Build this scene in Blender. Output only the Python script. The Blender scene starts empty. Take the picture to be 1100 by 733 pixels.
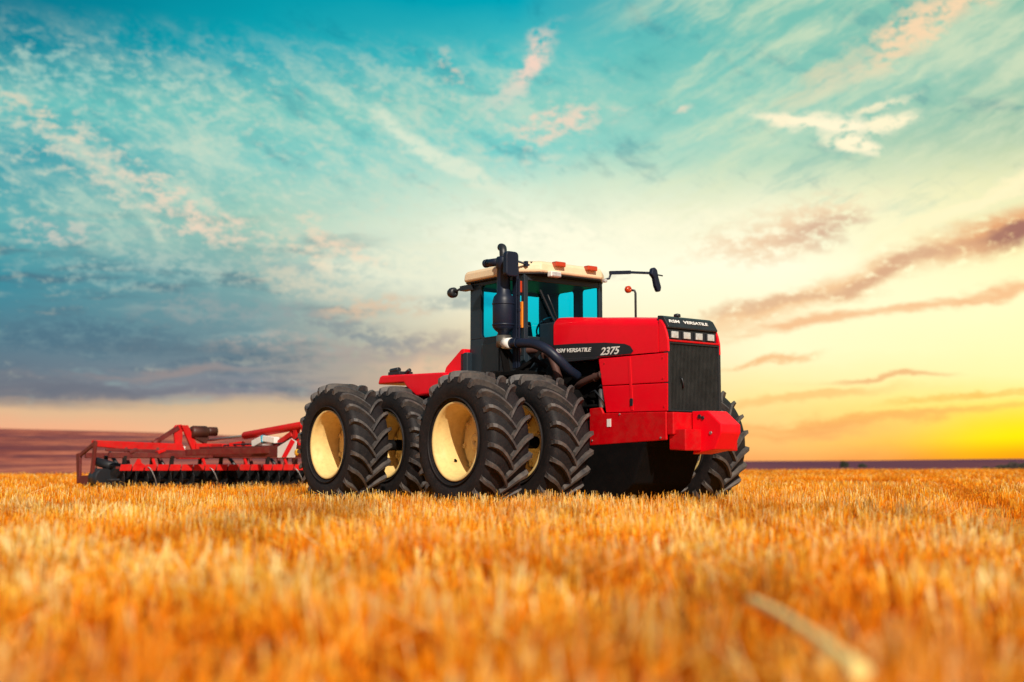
import bpy, bmesh, math, random
import numpy as np
from mathutils import Vector, Matrix
R_ = math.radians
PI = math.pi
random.seed(4)
rng = np.random.default_rng(7)
S = bpy.context.scene
C = S.collection

# ------------------------------------------------------------------ camera, sky, sun, exposure
CAM_H = 0.677
cd = bpy.data.cameras.new('camera')
cam = bpy.data.objects.new('camera', cd)
C.objects.link(cam)
cam.location = (0, 0, CAM_H)
cam.rotation_euler = (R_(90 + 5.66), 0, 0)
cd.sensor_width = 36
cd.lens = 43.43
cd.clip_start = 0.05
cd.clip_end = 20000
cd.dof.use_dof = True
cd.dof.focus_distance = 18.0
cd.dof.aperture_fstop = 0.84
S.camera = cam

SUN_AZ, SUN_EL = 168.0, 36.0        # degrees clockwise from +Y (view direction), so behind the camera, a little to the right
sd = bpy.data.lights.new('sun', 'SUN')
sun = bpy.data.objects.new('sun', sd)
C.objects.link(sun)
sd.energy = 5.0
sd.angle = R_(0.6)
sd.color = (1.0, 0.90, 0.76)
az, el = R_(SUN_AZ), R_(SUN_EL)
to_sun = Vector((math.sin(az) * math.cos(el), math.cos(az) * math.cos(el), math.sin(el)))
sun.rotation_euler = to_sun.to_track_quat('Z', 'Y').to_euler()

S.view_settings.view_transform = 'Standard'
S.view_settings.look = 'None'
S.view_settings.exposure = 0.0
S.view_settings.gamma = 1.0
S.view_settings.use_curve_mapping = False
S.render.engine = 'CYCLES'
S.cycles.use_denoising = True
S.cycles.max_bounces = 8
S.cycles.transparent_max_bounces = 12


def lin(c):
    return tuple(((v / 255) / 12.92 if v / 255 <= .04045 else ((v / 255 + .055) / 1.055) ** 2.4) for v in c)


class NT:
    """small helper to write node trees"""
    def __init__(self, tree):
        self.t = tree; self.n = tree.nodes; self.l = tree.links

    def new(self, typ, **kw):
        n = self.n.new(typ)
        for k, v in kw.items():
            setattr(n, k, v)
        return n

    def put(self, sock, v):
        if isinstance(v, bpy.types.NodeSocket):
            self.l.new(v, sock)
        elif v is not None:
            if isinstance(v, tuple) and len(v) == 3 and sock.type == 'RGBA':
                v = (*v, 1)
            sock.default_value = v

    def math(self, op, a, b=None, c=None, clamp=False):
        n = self.new('ShaderNodeMath', operation=op, use_clamp=clamp)
        self.put(n.inputs[0], a)
        if b is not None: self.put(n.inputs[1], b)
        if c is not None: self.put(n.inputs[2], c)
        return n.outputs[0]

    def mix(self, fac, a, b, blend='MIX'):
        n = self.new('ShaderNodeMix', data_type='RGBA', blend_type=blend)
        self.put(n.inputs[0], fac); self.put(n.inputs[6], a); self.put(n.inputs[7], b)
        return n.outputs[2]

    def ramp(self, fac, stops, interp='LINEAR'):
        n = self.new('ShaderNodeValToRGB')
        n.color_ramp.interpolation = interp
        e = n.color_ramp.elements
        while len(e) < len(stops):
            e.new(0.5)
        for i, (p, c) in enumerate(stops):
            e[i].position = p
            e[i].color = (*c, 1) if isinstance(c, tuple) else (c, c, c, 1)
        self.put(n.inputs[0], fac)
        return n.outputs[0]

    def noise(self, vec, scale, detail=5, rough=.55, dist=0., col=False):
        n = self.new('ShaderNodeTexNoise')
        self.put(n.inputs['Vector'], vec)
        n.inputs['Scale'].default_value = scale
        n.inputs['Detail'].default_value = detail
        n.inputs['Roughness'].default_value = rough
        n.inputs['Distortion'].default_value = dist
        return n.outputs['Color' if col else 'Fac']

    def mapping(self, vec, loc=(0, 0, 0), rot=(0, 0, 0), scale=(1, 1, 1), vt='POINT'):
        n = self.new('ShaderNodeMapping', vector_type=vt)
        self.put(n.inputs[0], vec)
        n.inputs['Location'].default_value = loc
        n.inputs['Rotation'].default_value = rot
        n.inputs['Scale'].default_value = scale
        return n.outputs[0]

    def maprange(self, v, a, b, c=0., d=1., smooth=False):
        n = self.new('ShaderNodeMapRange')
        if smooth: n.interpolation_type = 'SMOOTHSTEP'
        n.clamp = True
        self.put(n.inputs[0], v)
        for i, x in zip((1, 2, 3, 4), (a, b, c, d)):
            n.inputs[i].default_value = x
        return n.outputs[0]


world = bpy.data.worlds.new('World')
S.world = world
world.use_nodes = True
world.node_tree.nodes.clear()
w = NT(world.node_tree)
tc = w.new('ShaderNodeTexCoord')
sep = w.new('ShaderNodeSeparateXYZ')
nrm = w.new('ShaderNodeVectorMath', operation='NORMALIZE')
w.put(nrm.inputs[0], tc.outputs['Generated'])
w.put(sep.inputs[0], nrm.outputs[0])
DEG = 180 / PI
AZ = w.math('MULTIPLY', w.math('ARCTAN2', sep.outputs[0], sep.outputs[1]), DEG)      # compass angle, degrees
EL = w.math('MULTIPLY', w.math('ARCSINE', sep.outputs[2]), DEG)                        # elevation, degrees
comb = w.new('ShaderNodeCombineXYZ')
w.put(comb.inputs[0], AZ); w.put(comb.inputs[1], EL)
P0 = comb.outputs[0]
# ragged edges: the cloud domain is warped by fractal noise
wn = w.noise(w.mapping(P0, scale=(.6, 1.2, 1)), .33, 6, .62, col=True)
vm = w.new('ShaderNodeVectorMath', operation='SUBTRACT'); w.put(vm.inputs[0], wn); vm.inputs[1].default_value = (.5, .5, .5)
vs = w.new('ShaderNodeVectorMath', operation='MULTIPLY'); w.put(vs.inputs[0], vm.outputs[0]); vs.inputs[1].default_value = (5.0, 2.2, 0)
va = w.new('ShaderNodeVectorMath', operation='ADD'); w.put(va.inputs[0], P0); w.put(va.inputs[1], vs.outputs[0])
PW = va.outputs[0]
vs2 = w.new('ShaderNodeVectorMath', operation='MULTIPLY'); w.put(vs2.inputs[0], vm.outputs[0]); vs2.inputs[1].default_value = (2.4, 1.0, 0)
va2 = w.new('ShaderNodeVectorMath', operation='ADD'); w.put(va2.inputs[0], P0); w.put(va2.inputs[1], vs2.outputs[0])
sepw = w.new('ShaderNodeSeparateXYZ'); w.put(sepw.inputs[0], va2.outputs[0])
ELW = sepw.outputs[1]
AZW = sepw.outputs[0]
PS = va2.outputs[0]
EMAX = 24.0


def col_ramp(stops):
    return w.ramp(w.math('DIVIDE', ELW, EMAX, clamp=True), [(e / EMAX, lin(c)) for e, c in stops])


cols = [
    (-23, [(0, (236, 150, 110)), (1.5, (240, 172, 132)), (2.3, (222, 182, 142)), (2.9, (122, 120, 126)), (4.1, (98, 118, 132)), (6.0, (82, 126, 142)), (8.0, (55, 138, 155)), (10.5, (88, 168, 172)), (13, (60, 156, 168)), (15.5, (95, 185, 182)), (18, (4, 130, 150)), (21, (0, 104, 130))]),
    (-12, [(0, (240, 165, 120)), (1.6, (238, 188, 144)), (2.6, (214, 184, 146)), (3.2, (135, 134, 142)), (4.8, (118, 138, 146)), (6.4, (112, 146, 152)), (8.6, (125, 168, 166)), (11, (160, 200, 182)), (13.5, (128, 198, 190)), (16, (112, 192, 184)), (18.5, (12, 162, 176)), (22, (0, 142, 160))]),
    (0, [(0, (245, 180, 120)), (3, (240, 200, 150)), (5, (222, 198, 160)), (6.6, (246, 232, 196)), (8.6, (254, 250, 222)), (10.8, (250, 248, 222)), (12.8, (205, 228, 206)), (14.4, (120, 204, 198)), (16.4, (132, 202, 190)), (18.6, (70, 186, 188)), (21, (0, 162, 180))]),
    (12, [(0, (248, 165, 90)), (1, (252, 196, 112)), (3, (254, 230, 150)), (5, (255, 248, 200)), (7, (255, 249, 208)), (9, (255, 251, 220)), (11.4, (250, 244, 208)), (13.6, (188, 216, 187)), (16, (134, 200, 184)), (18.4, (118, 192, 178)), (21, (112, 188, 174))]),
    (23, [(0, (255, 128, 12)), (1, (255, 196, 8)), (2.4, (255, 232, 100)), (3.8, (255, 246, 170)), (7, (255, 250, 196)), (9.6, (254, 246, 186)), (12, (238, 234, 182)), (14.4, (150, 190, 164)), (17, (148, 194, 172)), (20, (136, 190, 168))]),
]
base = col_ramp(cols[0][1])
for (a0, _), (a1, st) in zip(cols[:-1], cols[1:]):
    base = w.mix(w.maprange(AZW, a0, a1, smooth=False), base, col_ramp(st))

# fractal cloud textures in sky angles
n_flat = w.noise(w.mapping(PS, rot=(0, 0, R_(4)), scale=(.13, .95, 1)), .85, 8, .62)
n_fine = w.noise(w.mapping(P0, scale=(.8, 1.5, 1)), 1.5, 7, .7)
n_up = w.noise(w.mapping(PS, rot=(0, 0, R_(24)), scale=(7.0, 1.7, 1), vt='TEXTURE'), .9, 8, .66)
n_dn = w.noise(w.mapping(PS, rot=(0, 0, R_(-27)), scale=(4.0, 1.6, 1), vt='TEXTURE'), .9, 8, .68)
sky = base


def band(v, a, b, c, d):
    return w.math('MULTIPLY', w.maprange(v, a, b, smooth=True), w.maprange(v, c, d, 1, 0, smooth=True))


def layer(mask, colour, amount=1.0):
    global sky
    sky = w.mix(w.math('MULTIPLY', mask, amount, clamp=True), sky, colour)


# left slate bank: darker and lighter streaks, level with the horizon
lm = w.math('MULTIPLY', w.maprange(AZ, -3, -10, smooth=True), band(EL, 2.2, 3.0, 8.5, 12.5))
layer(w.math('MULTIPLY', w.maprange(n_flat, .50, .66, smooth=True), lm), lin((78, 104, 122)), .7)
layer(w.math('MULTIPLY', w.maprange(n_flat, .46, .32, smooth=True), lm), lin((150, 175, 172)), .65)
layer(w.math('MULTIPLY', w.maprange(w.math('ADD', w.math('MULTIPLY', n_fine, .5), w.math('MULTIPLY', n_flat, .5)), .53, .64, smooth=True), lm), lin((176, 180, 168)), .45)
# veil of high cloud over the teal
vmk = w.math('MULTIPLY', band(EL, 8, 11, 16.5, 20), w.maprange(AZ, 8, -2, .25, 1, smooth=True))
layer(w.math('MULTIPLY', w.maprange(n_dn, .44, .66, smooth=True), vmk), lin((208, 222, 198)), .6)
layer(w.math('MULTIPLY', w.maprange(n_fine, .47, .68, smooth=True), vmk), lin((208, 216, 194)), .5)
layer(w.math('MULTIPLY', w.maprange(n_dn, .47, .30, smooth=True), band(EL, 10, 14, 40, 60)), lin((0, 118, 142)), .38)
# right-hand veil, combed upwards to the right
rv = w.math('MULTIPLY', w.maprange(AZ, 2, 9, smooth=True), band(EL, 9, 13, 30, 45))
layer(w.math('MULTIPLY', w.maprange(n_up, .44, .66, smooth=True), rv), lin((222, 228, 190)), .6)
layer(w.math('MULTIPLY', w.maprange(n_up, .46, .30, smooth=True), rv), lin((84, 172, 168)), .4)


def blob(azc, elc, ra, re, rot, colour, tex, lo, hi, amount, soft=1.0, power=1.0):
    """one cloud: a ragged ellipse at a compass angle and elevation, filled by a fractal texture"""
    m = w.mapping(PW, loc=(azc, elc, 0), rot=(0, 0, R_(rot)), scale=(ra, re, 1), vt='TEXTURE')
    ln = w.new('ShaderNodeVectorMath', operation='LENGTH'); w.put(ln.inputs[0], m)
    body = w.maprange(ln.outputs['Value'], 1.0 + .35 * soft, 1.0 - .75 * soft, smooth=True)
    t = w.maprange(tex, lo, hi, smooth=True)
    # texture eats into the edge more than into the middle
    edge = w.math('ADD', w.math('MULTIPLY', body, power), w.math('SUBTRACT', t, 1.0), clamp=True)
    layer(w.math('MULTIPLY', edge, body), lin(colour), amount)


#     az    el    ra   re   rot  colour            texture  lo   hi  amount
blobs = [
    (-18.5, 12.8, 7.0, 1.7, -28, (224, 210, 188), n_fine, .40, .64, .7),
    (-14.0, 10.8, 4.2, 1.2, -24, (238, 210, 186), n_fine, .38, .62, .75),
    (-20.0, 16.6, 4.0, 1.6, -20, (150, 198, 190), n_fine, .42, .62, .7),
    (-15.0, 16.0, 4.0, 1.2, -20, (170, 206, 192), n_fine, .42, .62, .7),
    (-17.0, 8.4, 6.0, 1.4, 0, (150, 184, 180), n_fine, .42, .62, .6),
    (-22.0, 15.2, 2.6, .6, -30, (210, 205, 182), n_fine, .40, .60, .8),
    (-20.5, 10.2, 2.6, .5, -5, (205, 198, 186), n_fine, .42, .6, .7),
    (-9.0, 9.6, 3.0, .7, -22, (240, 214, 184), n_fine, .38, .6, .7),
    (-3.2, 13.9, 6.2, .55, -30, (220, 230, 206), n_fine, .28, .50, .85),
    (-3.6, 16.8, 3.0, 1.3, -20, (170, 205, 190), n_fine, .40, .6, .6),
    (-2.6, 18.0, 1.6, .5, -50, (226, 206, 184), n_fine, .38, .6, .6),
    (1.0, 18.2, 3.0, .75, 50, (242, 208, 190), n_fine, .30, .54, .95),
    (-.3, 16.6, 2.0, 1.2, 40, (190, 212, 196), n_fine, .36, .60, .7),
    (2.2, 15.4, 3.0, 1.1, 15, (236, 210, 188), n_fine, .38, .60, .85),
    (.9, 13.9, 2.0, .5, 12, (206, 220, 200), n_fine, .40, .60, .6),
    (7.9, 16.2, .8, .18, 18, (232, 216, 190), n_fine, .3, .5, .7),
    (13.2, 15.6, 2.7, .42, -10, (254, 240, 204), n_fine, .30, .50, 1.0),
    (15.2, 15.1, 2.6, .62, -8, (255, 243, 208), n_fine, .32, .52, 1.0),
    (15.4, 14.2, 1.9, .60, -14, (255, 243, 206), n_fine, .34, .54, 1.0),
    (17.3, 15.0, 1.5, .36, 14, (255, 242, 204), n_fine, .32, .52, .95),
    (17.2, 15.6, 1.6, .22, 12, (252, 238, 200), n_fine, .34, .5, .8),
    (19.4, 19.2, 6.0, 1.3, 27, (246, 212, 172), n_fine, .34, .56, .95),
    (15.5, 17.6, 4.0, 1.0, 32, (214, 214, 182), n_up, .36, .6, .8),
    (15.4, 18.0, 4.0, .6, 32, (206, 206, 172), n_up, .40, .6, .6),
    (12.6, 10.6, 5.2, 1.3, 14, (236, 200, 162), n_fine, .32, .58, .85),
    (14.4, 10.6, 3.4, .7, 8, (206, 168, 142), n_fine, .32, .58, .75),
    (20.0, 11.0, 6.5, .45, 24, (255, 242, 196), n_up, .36, .54, .95),
    (21.9, 10.0, 4.8, 1.15, 17, (228, 162, 112), n_fine, .22, .50, .95),
    (22.6, 9.9, 3.2, .6, 14, (150, 100, 96), n_fine, .28, .50, .9),
    (13.8, 7.6, 9.0, .85, 15, (242, 196, 146), n_fine, .24, .52, .95),
    (17.5, 8.6, 4.6, .5, 19, (208, 160, 128), n_fine, .30, .54, .75),
    (12.0, 7.3, 5.0, .45, 10, (218, 178, 142), n_fine, .32, .56, .7),
    (13.5, 6.3, 5.5, .42, 7, (242, 190, 140), n_flat, .30, .52, .95),
    (20.5, 7.2, 6.5, .42, 8, (244, 190, 138), n_flat, .26, .50, .95),
    (16.8, 3.7, 4.0, .22, 3, (240, 184, 124), n_flat, .26, .5, .9),
    (11.8, 4.6, 2.4, .28, 6, (244, 190, 132), n_fine, .3, .5, .9),
    (17.0, 2.0, 9.0, .3, 3, (248, 186, 96), n_flat, .30, .52, .9),
    (21.0, 2.9, 5.0, .25, 5, (246, 184, 84), n_flat, .28, .52, .9),
    (12.5, 1.6, 6.0, .6, 2, (246, 172, 98), n_flat, .26, .5, .85),
    (13.0, 2.9, 6.0, .3, 3, (250, 196, 120), n_flat, .26, .5, .8),
    (4.6, 8.6, 1.4, .22, 3, (214, 208, 186), n_fine, .34, .5, .7),
    (-5.0, 9.2, 5.5, 1.6, 6, (236, 236, 208), n_fine, .30, .60, .7),
    (-9.5, 8.4, 4.0, 1.0, -10, (214, 206, 182), n_fine, .34, .60, .65),
    (-8.0, 10.2, 3.5, .5, -24, (240, 212, 184), n_fine, .34, .60, .75),
    (-11.5, 5.6, 3.5, .7, 4, (190, 176, 164), n_fine, .40, .60, .6),
    (-2.4, 7.8, 2.8, .7, 6, (160, 174, 168), n_fine, .32, .54, .8),
    (-6.0, 5.2, 6.5, 1.2, 3, (170, 158, 150), n_fine, .34, .58, .75),
    (-7.5, 6.3, 4.5, .9, -14, (122, 138, 146), n_fine, .36, .58, .7),
    (-3.5, 4.2, 3.6, 1.1, 3, (230, 192, 158), n_fine, .32, .56, .8),
    (-6.5, 7.2, 4.0, .8, 4, (220, 190, 160), n_fine, .38, .6, .75),
    (-15.5, 9.0, 4.5, .7, -12, (176, 196, 184), n_fine, .36, .58, .6),
    (-13.0, 7.0, 6.0, .8, 3, (150, 160, 160), n_fine, .40, .6, .6),
    (-19.0, 5.6, 6.5, 1.2, 2, (70, 106, 126), n_fine, .36, .58, .6),
    (-14.0, 5.2, 7.0, .7, 0, (90, 114, 128), n_flat, .34, .54, .6),
    (-16.0, 4.0, 8.0, .35, 2, (160, 142, 136), n_flat, .38, .56, .6),
    (-19.0, 3.3, 7.0, .5, 0, (104, 110, 122), n_flat, .30, .52, .7),
]
for b in blobs:
    blob(*b)
# the sun that is about to set stands just beyond the right of the view: a yellow glow round it
gm = w.mapping(P0, loc=(22.8, .9, 0), scale=(5.6, 1.8, 1), vt='TEXTURE')
gl = w.new('ShaderNodeVectorMath', operation='LENGTH'); w.put(gl.inputs[0], gm)
sky = w.mix(w.math('MULTIPLY', w.maprange(gl.outputs['Value'], 1.1, 0.1, smooth=True), .92), sky, lin((255, 238, 10)))
gm = w.mapping(P0, loc=(24.0, 0.2, 0), scale=(7.0, .9, 1), vt='TEXTURE')
gl = w.new('ShaderNodeVectorMath', operation='LENGTH'); w.put(gl.inputs[0], gm)
sky = w.mix(w.math('MULTIPLY', w.maprange(gl.outputs['Value'], 1.2, 0.1, smooth=True), .8), sky, lin((255, 140, 20)))
# physical sky: takes over away from the sunset sector and overhead
nish = w.new('ShaderNodeTexSky', sky_type='NISHITA')
nish.sun_disc = False
nish.sun_elevation = R_(SUN_EL)
nish.sun_rotation = R_(SUN_AZ)
bg_n = w.new('ShaderNodeBackground'); w.put(bg_n.inputs[0], nish.outputs[0]); bg_n.inputs[1].default_value = 0.05
bg_s = w.new('ShaderNodeBackground'); w.put(bg_s.inputs[0], sky); bg_s.inputs[1].default_value = 1.06
absaz = w.math('ABSOLUTE', AZ)
keep = w.math('MULTIPLY', w.maprange(absaz, 60, 105, 1, 0, smooth=True), w.maprange(EL, 28, 55, 1, 0, smooth=True))
ms = w.new('ShaderNodeMixShader')
w.put(ms.inputs[0], keep); w.l.new(bg_n.outputs[0], ms.inputs[1]); w.l.new(bg_s.outputs[0], ms.inputs[2])
wo = w.new('ShaderNodeOutputWorld')
w.l.new(ms.outputs[0], wo.inputs[0])
world.cycles.sampling_method = 'MANUAL'
world.cycles.sample_map_resolution = 1024


# ------------------------------------------------------------------ materials
def pbr(name, col, rough=.5, metal=0., coat=0., spec=.5, var=.12, dirt=None, dirt_amt=.0, bump=.0, bscale=40., scale=3.):
    m = bpy.data.materials.new(name); m.use_nodes = True
    t = NT(m.node_tree)
    b = m.node_tree.nodes['Principled BSDF']
    o = t.new('ShaderNodeTexCoord').outputs['Object']
    n = t.noise(o, scale, 6, .6)
    c = t.mix(t.maprange(n, .3, .7), tuple(v * (1 - var) for v in col), tuple(min(1, v * (1 + var)) for v in col))
    if dirt:
        n2 = t.noise(o, scale * 2.7, 8, .7, .4)
        c = t.mix(t.math('MULTIPLY', t.maprange(n2, .45, .75), dirt_amt), c, dirt)
        t.put(b.inputs['Roughness'], t.maprange(n2, .4, .75, rough, min(1, rough + .3)))
    else:
        b.inputs['Roughness'].default_value = rough
    t.put(b.inputs['Base Color'], c)
    b.inputs['Metallic'].default_value = metal
    b.inputs['Coat Weight'].default_value = coat
    b.inputs['Coat Roughness'].default_value = .12
    b.inputs['Specular IOR Level'].default_value = spec
    if bump:
        bn = t.new('ShaderNodeBump'); bn.inputs['Strength'].default_value = bump; bn.inputs['Distance'].default_value = .01
        t.put(bn.inputs['Height'], t.noise(o, bscale, 5, .6))
        t.l.new(bn.outputs[0], b.inputs['Normal'])
    return m


M = {}
M['red'] = pbr('red paint', (.84, .0, .010), .38, coat=.22, spec=.25, var=.05, dirt=(.45, .04, .02), dirt_amt=.12, scale=1.6)
M['shaded_red'] = pbr('red paint darkened for shade', (.54, .0, .004), .45, coat=.0, spec=.25, var=.1, dirt=(.30, .05, .03), dirt_amt=.3)  # darker copy of the red, with the frame's shade put into its colour
M['impl_red'] = pbr('implement red paint', (.56, .005, .005), .5, coat=.0, spec=.25, var=.15, dirt=(.25, .06, .03), dirt_amt=.4)
M['impl_dark'] = pbr('faded dark red paint', (.12, .007, .005), .55, var=.25, dirt=(.14, .06, .03), dirt_amt=.5)
M['black'] = pbr('black plastic', (.014, .016, .020), .45, var=.2, bump=.15)
M['grille'] = pbr('grille mesh', (.018, .020, .020), .55, var=.25, dirt=(.05, .05, .045), dirt_amt=.4)
M['engine'] = pbr('engine iron', (.003, .003, .0034), .75, metal=.0, spec=.1, var=.4, dirt=(.012, .008, .006), dirt_amt=.4, bump=.3)  # iron taken to near black, underbody shade is put into this colour
M['slate'] = pbr('slate painted cab', (.012, .022, .032), .42, coat=.1, var=.12)
M['navy'] = pbr('navy black exhaust', (.007, .012, .028), .45, var=.2, coat=.0, spec=.35)
M['cream'] = pbr('cream roof plastic', (.80, .62, .40), .45, var=.06, dirt=(.6, .42, .22), dirt_amt=.3)
M['rim'] = pbr('cream wheel paint', (.78, .56, .22), .55, spec=.3, var=.07, dirt=(.35, .2, .08), dirt_amt=.35, scale=4)
M['white'] = pbr('white paint', (.8, .79, .75), .5, var=.05)
M['steel'] = pbr('worn steel', (.35, .34, .33), .38, metal=.8, var=.2, dirt=(.15, .09, .05), dirt_amt=.4)
M['rust'] = pbr('rusty pipe', (.075, .032, .024), .6, metal=.2, var=.3, dirt=(.10, .04, .03), dirt_amt=.6)
M['disc'] = pbr('disc steel', (.02, .022, .026), .4, metal=.5, var=.3, dirt=(.08, .05, .03), dirt_amt=.5)
M['amber'] = pbr('red orange lens', (.50, .045, .008), .2, coat=.5, var=.05)
M['orange'] = pbr('orange reflector', (.85, .25, .02), .3, var=.1)
M['lamp'] = pbr('clear lamp glass', (.62, .62, .60), .22, metal=.3, coat=.6, var=.2, scale=30)
M['seat'] = pbr('dark seat cloth', (.02, .024, .03), .8, var=.2)
M['yellow'] = pbr('yellow plastic', (.8, .42, .03), .4, var=.1)
M['blue'] = pbr('blue plastic', (.03, .35, .50), .4, var=.1)
M['foliage'] = pbr('dark foliage', (.03, .035, .02), .8, var=.4, scale=2)

# rubber: dusty specks; near black to put shade between the lugs
m = bpy.data.materials.new('tyre rubber'); m.use_nodes = True
t = NT(m.node_tree); b = m.node_tree.nodes['Principled BSDF']
o = t.new('ShaderNodeTexCoord').outputs['Object']
n1 = t.noise(o, 5, 8, .7); n2 = t.noise(o, 38, 6, .7)
c = t.mix(t.maprange(n1, .35, .7), (.005, .005, .006), (.018, .014, .015))
c = t.mix(t.math('MULTIPLY', t.maprange(n2, .52, .72), .35), c, (.08, .055, .042))
t.put(b.inputs['Base Color'], c)
b.inputs['Roughness'].default_value = .68
b.inputs['Specular IOR Level'].default_value = .28
bn = t.new('ShaderNodeBump'); bn.inputs['Strength'].default_value = .25; bn.inputs['Distance'].default_value = .006
t.put(bn.inputs['Height'], n2); t.l.new(bn.outputs[0], b.inputs['Normal'])
M['rubber'] = m
m = bpy.data.materials.new('worn lug rubber'); m.use_nodes = True
t = NT(m.node_tree); b = m.node_tree.nodes['Principled BSDF']
o = t.new('ShaderNodeTexCoord').outputs['Object']
n1 = t.noise(o, 7, 8, .7)
t.put(b.inputs['Base Color'], t.mix(t.maprange(n1, .35, .7), (.030, .029, .032), (.115, .094, .080)))
b.inputs['Roughness'].default_value = .6
M['lug'] = m

# tinted glass, one thin pane
m = bpy.data.materials.new('teal tinted glass'); m.use_nodes = True
t = NT(m.node_tree); t.n.clear()
tr = t.new('ShaderNodeBsdfTransparent'); tr.inputs[0].default_value = (.03, .78, .99, 1)
gs = t.new('ShaderNodeBsdfGlossy'); gs.inputs[0].default_value = (.8, .95, 1, 1); gs.inputs[1].default_value = .03
fr = t.new('ShaderNodeLayerWeight'); fr.inputs[0].default_value = .5
fac = t.math('ADD', t.math('MULTIPLY', t.math('POWER', fr.outputs['Facing'], 4.0), .5), .025)
mx = t.new('ShaderNodeMixShader'); out = t.new('ShaderNodeOutputMaterial')
t.l.new(fac, mx.inputs[0]); t.l.new(tr.outputs[0], mx.inputs[1]); t.l.new(gs.outputs[0], mx.inputs[2]); t.l.new(mx.outputs[0], out.inputs[0])
M['glass'] = m


# ------------------------------------------------------------------ mesh helpers
class MB:
    def __init__(self):
        self.bm = bmesh.new()

    def box(self, a, b, mi=0):
        (x0, y0, z0), (x1, y1, z1) = a, b
        v = [self.bm.verts.new(p) for p in ((x0, y0, z0), (x1, y0, z0), (x1, y1, z0), (x0, y1, z0), (x0, y0, z1), (x1, y0, z1), (x1, y1, z1), (x0, y1, z1))]
        for f in ((3, 2, 1, 0), (4, 5, 6, 7), (0, 1, 5, 4), (1, 2, 6, 5), (2, 3, 7, 6), (3, 0, 4, 7)):
            self.bm.faces.new([v[i] for i in f]).material_index = mi
        return self

    def prism(self, poly, a, b, axis='y', mi=0):
        """poly: 2-D points; extruded along axis from a to b. axis y: poly is (x,z); x: (y,z); z: (x,y)"""
        def pt(p, t):
            return {'y': (p[0], t, p[1]), 'x': (t, p[0], p[1]), 'z': (p[0], p[1], t)}[axis]
        va = [self.bm.verts.new(pt(p, a)) for p in poly]
        vb = [self.bm.verts.new(pt(p, b)) for p in poly]
        n = len(poly)
        fs = [self.bm.faces.new(va), self.bm.faces.new(vb[::-1])]
        for i in range(n):
            fs.append(self.bm.faces.new((va[i], vb[i], vb[(i + 1) % n], va[(i + 1) % n])))
        for f in fs: f.material_index = mi
        return self

    def beam(self, p, q, wd, ht, up=(0, 0, 1), mi=0):
        p, q = Vector(p), Vector(q); d = (q - p).normalized(); u = Vector(up)
        s = d.cross(u)
        if s.length < 1e-3: s = d.cross(Vector((1, 0, 0)))
        s.normalize(); u = s.cross(d).normalized()
        v = []
        for c in (p, q):
            for a, b in ((-1, -1), (1, -1), (1, 1), (-1, 1)):
                v.append(self.bm.verts.new(c + s * a * wd / 2 + u * b * ht / 2))
        for f in ((3, 2, 1, 0), (4, 5, 6, 7), (0, 1, 5, 4), (1, 2, 6, 5), (2, 3, 7, 6), (3, 0, 4, 7)):
            self.bm.faces.new([v[i] for i in f]).material_index = mi
        return self

    def tube(self, pts, r, seg=12, caps=True, mi=0):
        pts = [Vector(p) for p in pts]
        rs = r if isinstance(r, (list, tuple)) else [r] * len(pts)
        rings = []; prev = None
        for i, p in enumerate(pts):
            d = (pts[min(i + 1, len(pts) - 1)] - pts[max(i - 1, 0)]).normalized()
            if prev is None:
                u = Vector((0, 0, 1)) if abs(d.z) < .9 else Vector((1, 0, 0))
            else: u = prev
            s = d.cross(u).normalized(); u = s.cross(d).normalized(); prev = u
            rings.append([self.bm.verts.new(p + (s * math.cos(2 * PI * k / seg) + u * math.sin(2 * PI * k / seg)) * rs[i]) for k in range(seg)])
        for a, b in zip(rings[:-1], rings[1:]):
            for k in range(seg):
                f = self.bm.faces.new((a[k], a[(k + 1) % seg], b[(k + 1) % seg], b[k])); f.smooth = True; f.material_index = mi
        if caps:
            self.bm.faces.new(rings[0][::-1]).material_index = mi; self.bm.faces.new(rings[-1]).material_index = mi
        return self

    def lathe(self, prof, seg=64, axis='y', c=(0, 0, 0), closed=True, mi=0, smooth=True):
        """prof: list of (radius, along-axis)"""
        rings = []
        for k in range(seg):
            a = 2 * PI * k / seg
            ring = []
            for r, t in prof:
                p = {'y': (r * math.cos(a), t, r * math.sin(a)), 'x': (t, r * math.cos(a), r * math.sin(a)), 'z': (r * math.cos(a), r * math.sin(a), t)}[axis]
                ring.append(self.bm.verts.new((p[0] + c[0], p[1] + c[1], p[2] + c[2])))
            rings.append(ring)
        n = len(prof)
        for k in range(seg):
            a, b = rings[k], rings[(k + 1) % seg]
            for i in range(n if closed else n - 1):
                j = (i + 1) % n
                f = self.bm.faces.new((a[i], a[j], b[j], b[i])); f.smooth = smooth; f.material_index = mi
        return self

    def build(self, name, mats, parent=None, bevel=0., seg=2):
        bmesh.ops.recalc_face_normals(self.bm, faces=self.bm.faces)
        me = bpy.data.meshes.new(name)
        self.bm.to_mesh(me); self.bm.free()
        for m_ in (mats if isinstance(mats, (list, tuple)) else [mats]):
            me.materials.append(M[m_] if isinstance(m_, str) else m_)
        o = bpy.data.objects.new(name, me); C.objects.link(o)
        if parent: o.parent = parent
        if bevel:
            md = o.modifiers.new('bevel', 'BEVEL'); md.width = bevel; md.segments = seg; md.limit_method = 'ANGLE'; md.angle_limit = R_(28)
            md.harden_normals = False
        return o


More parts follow.
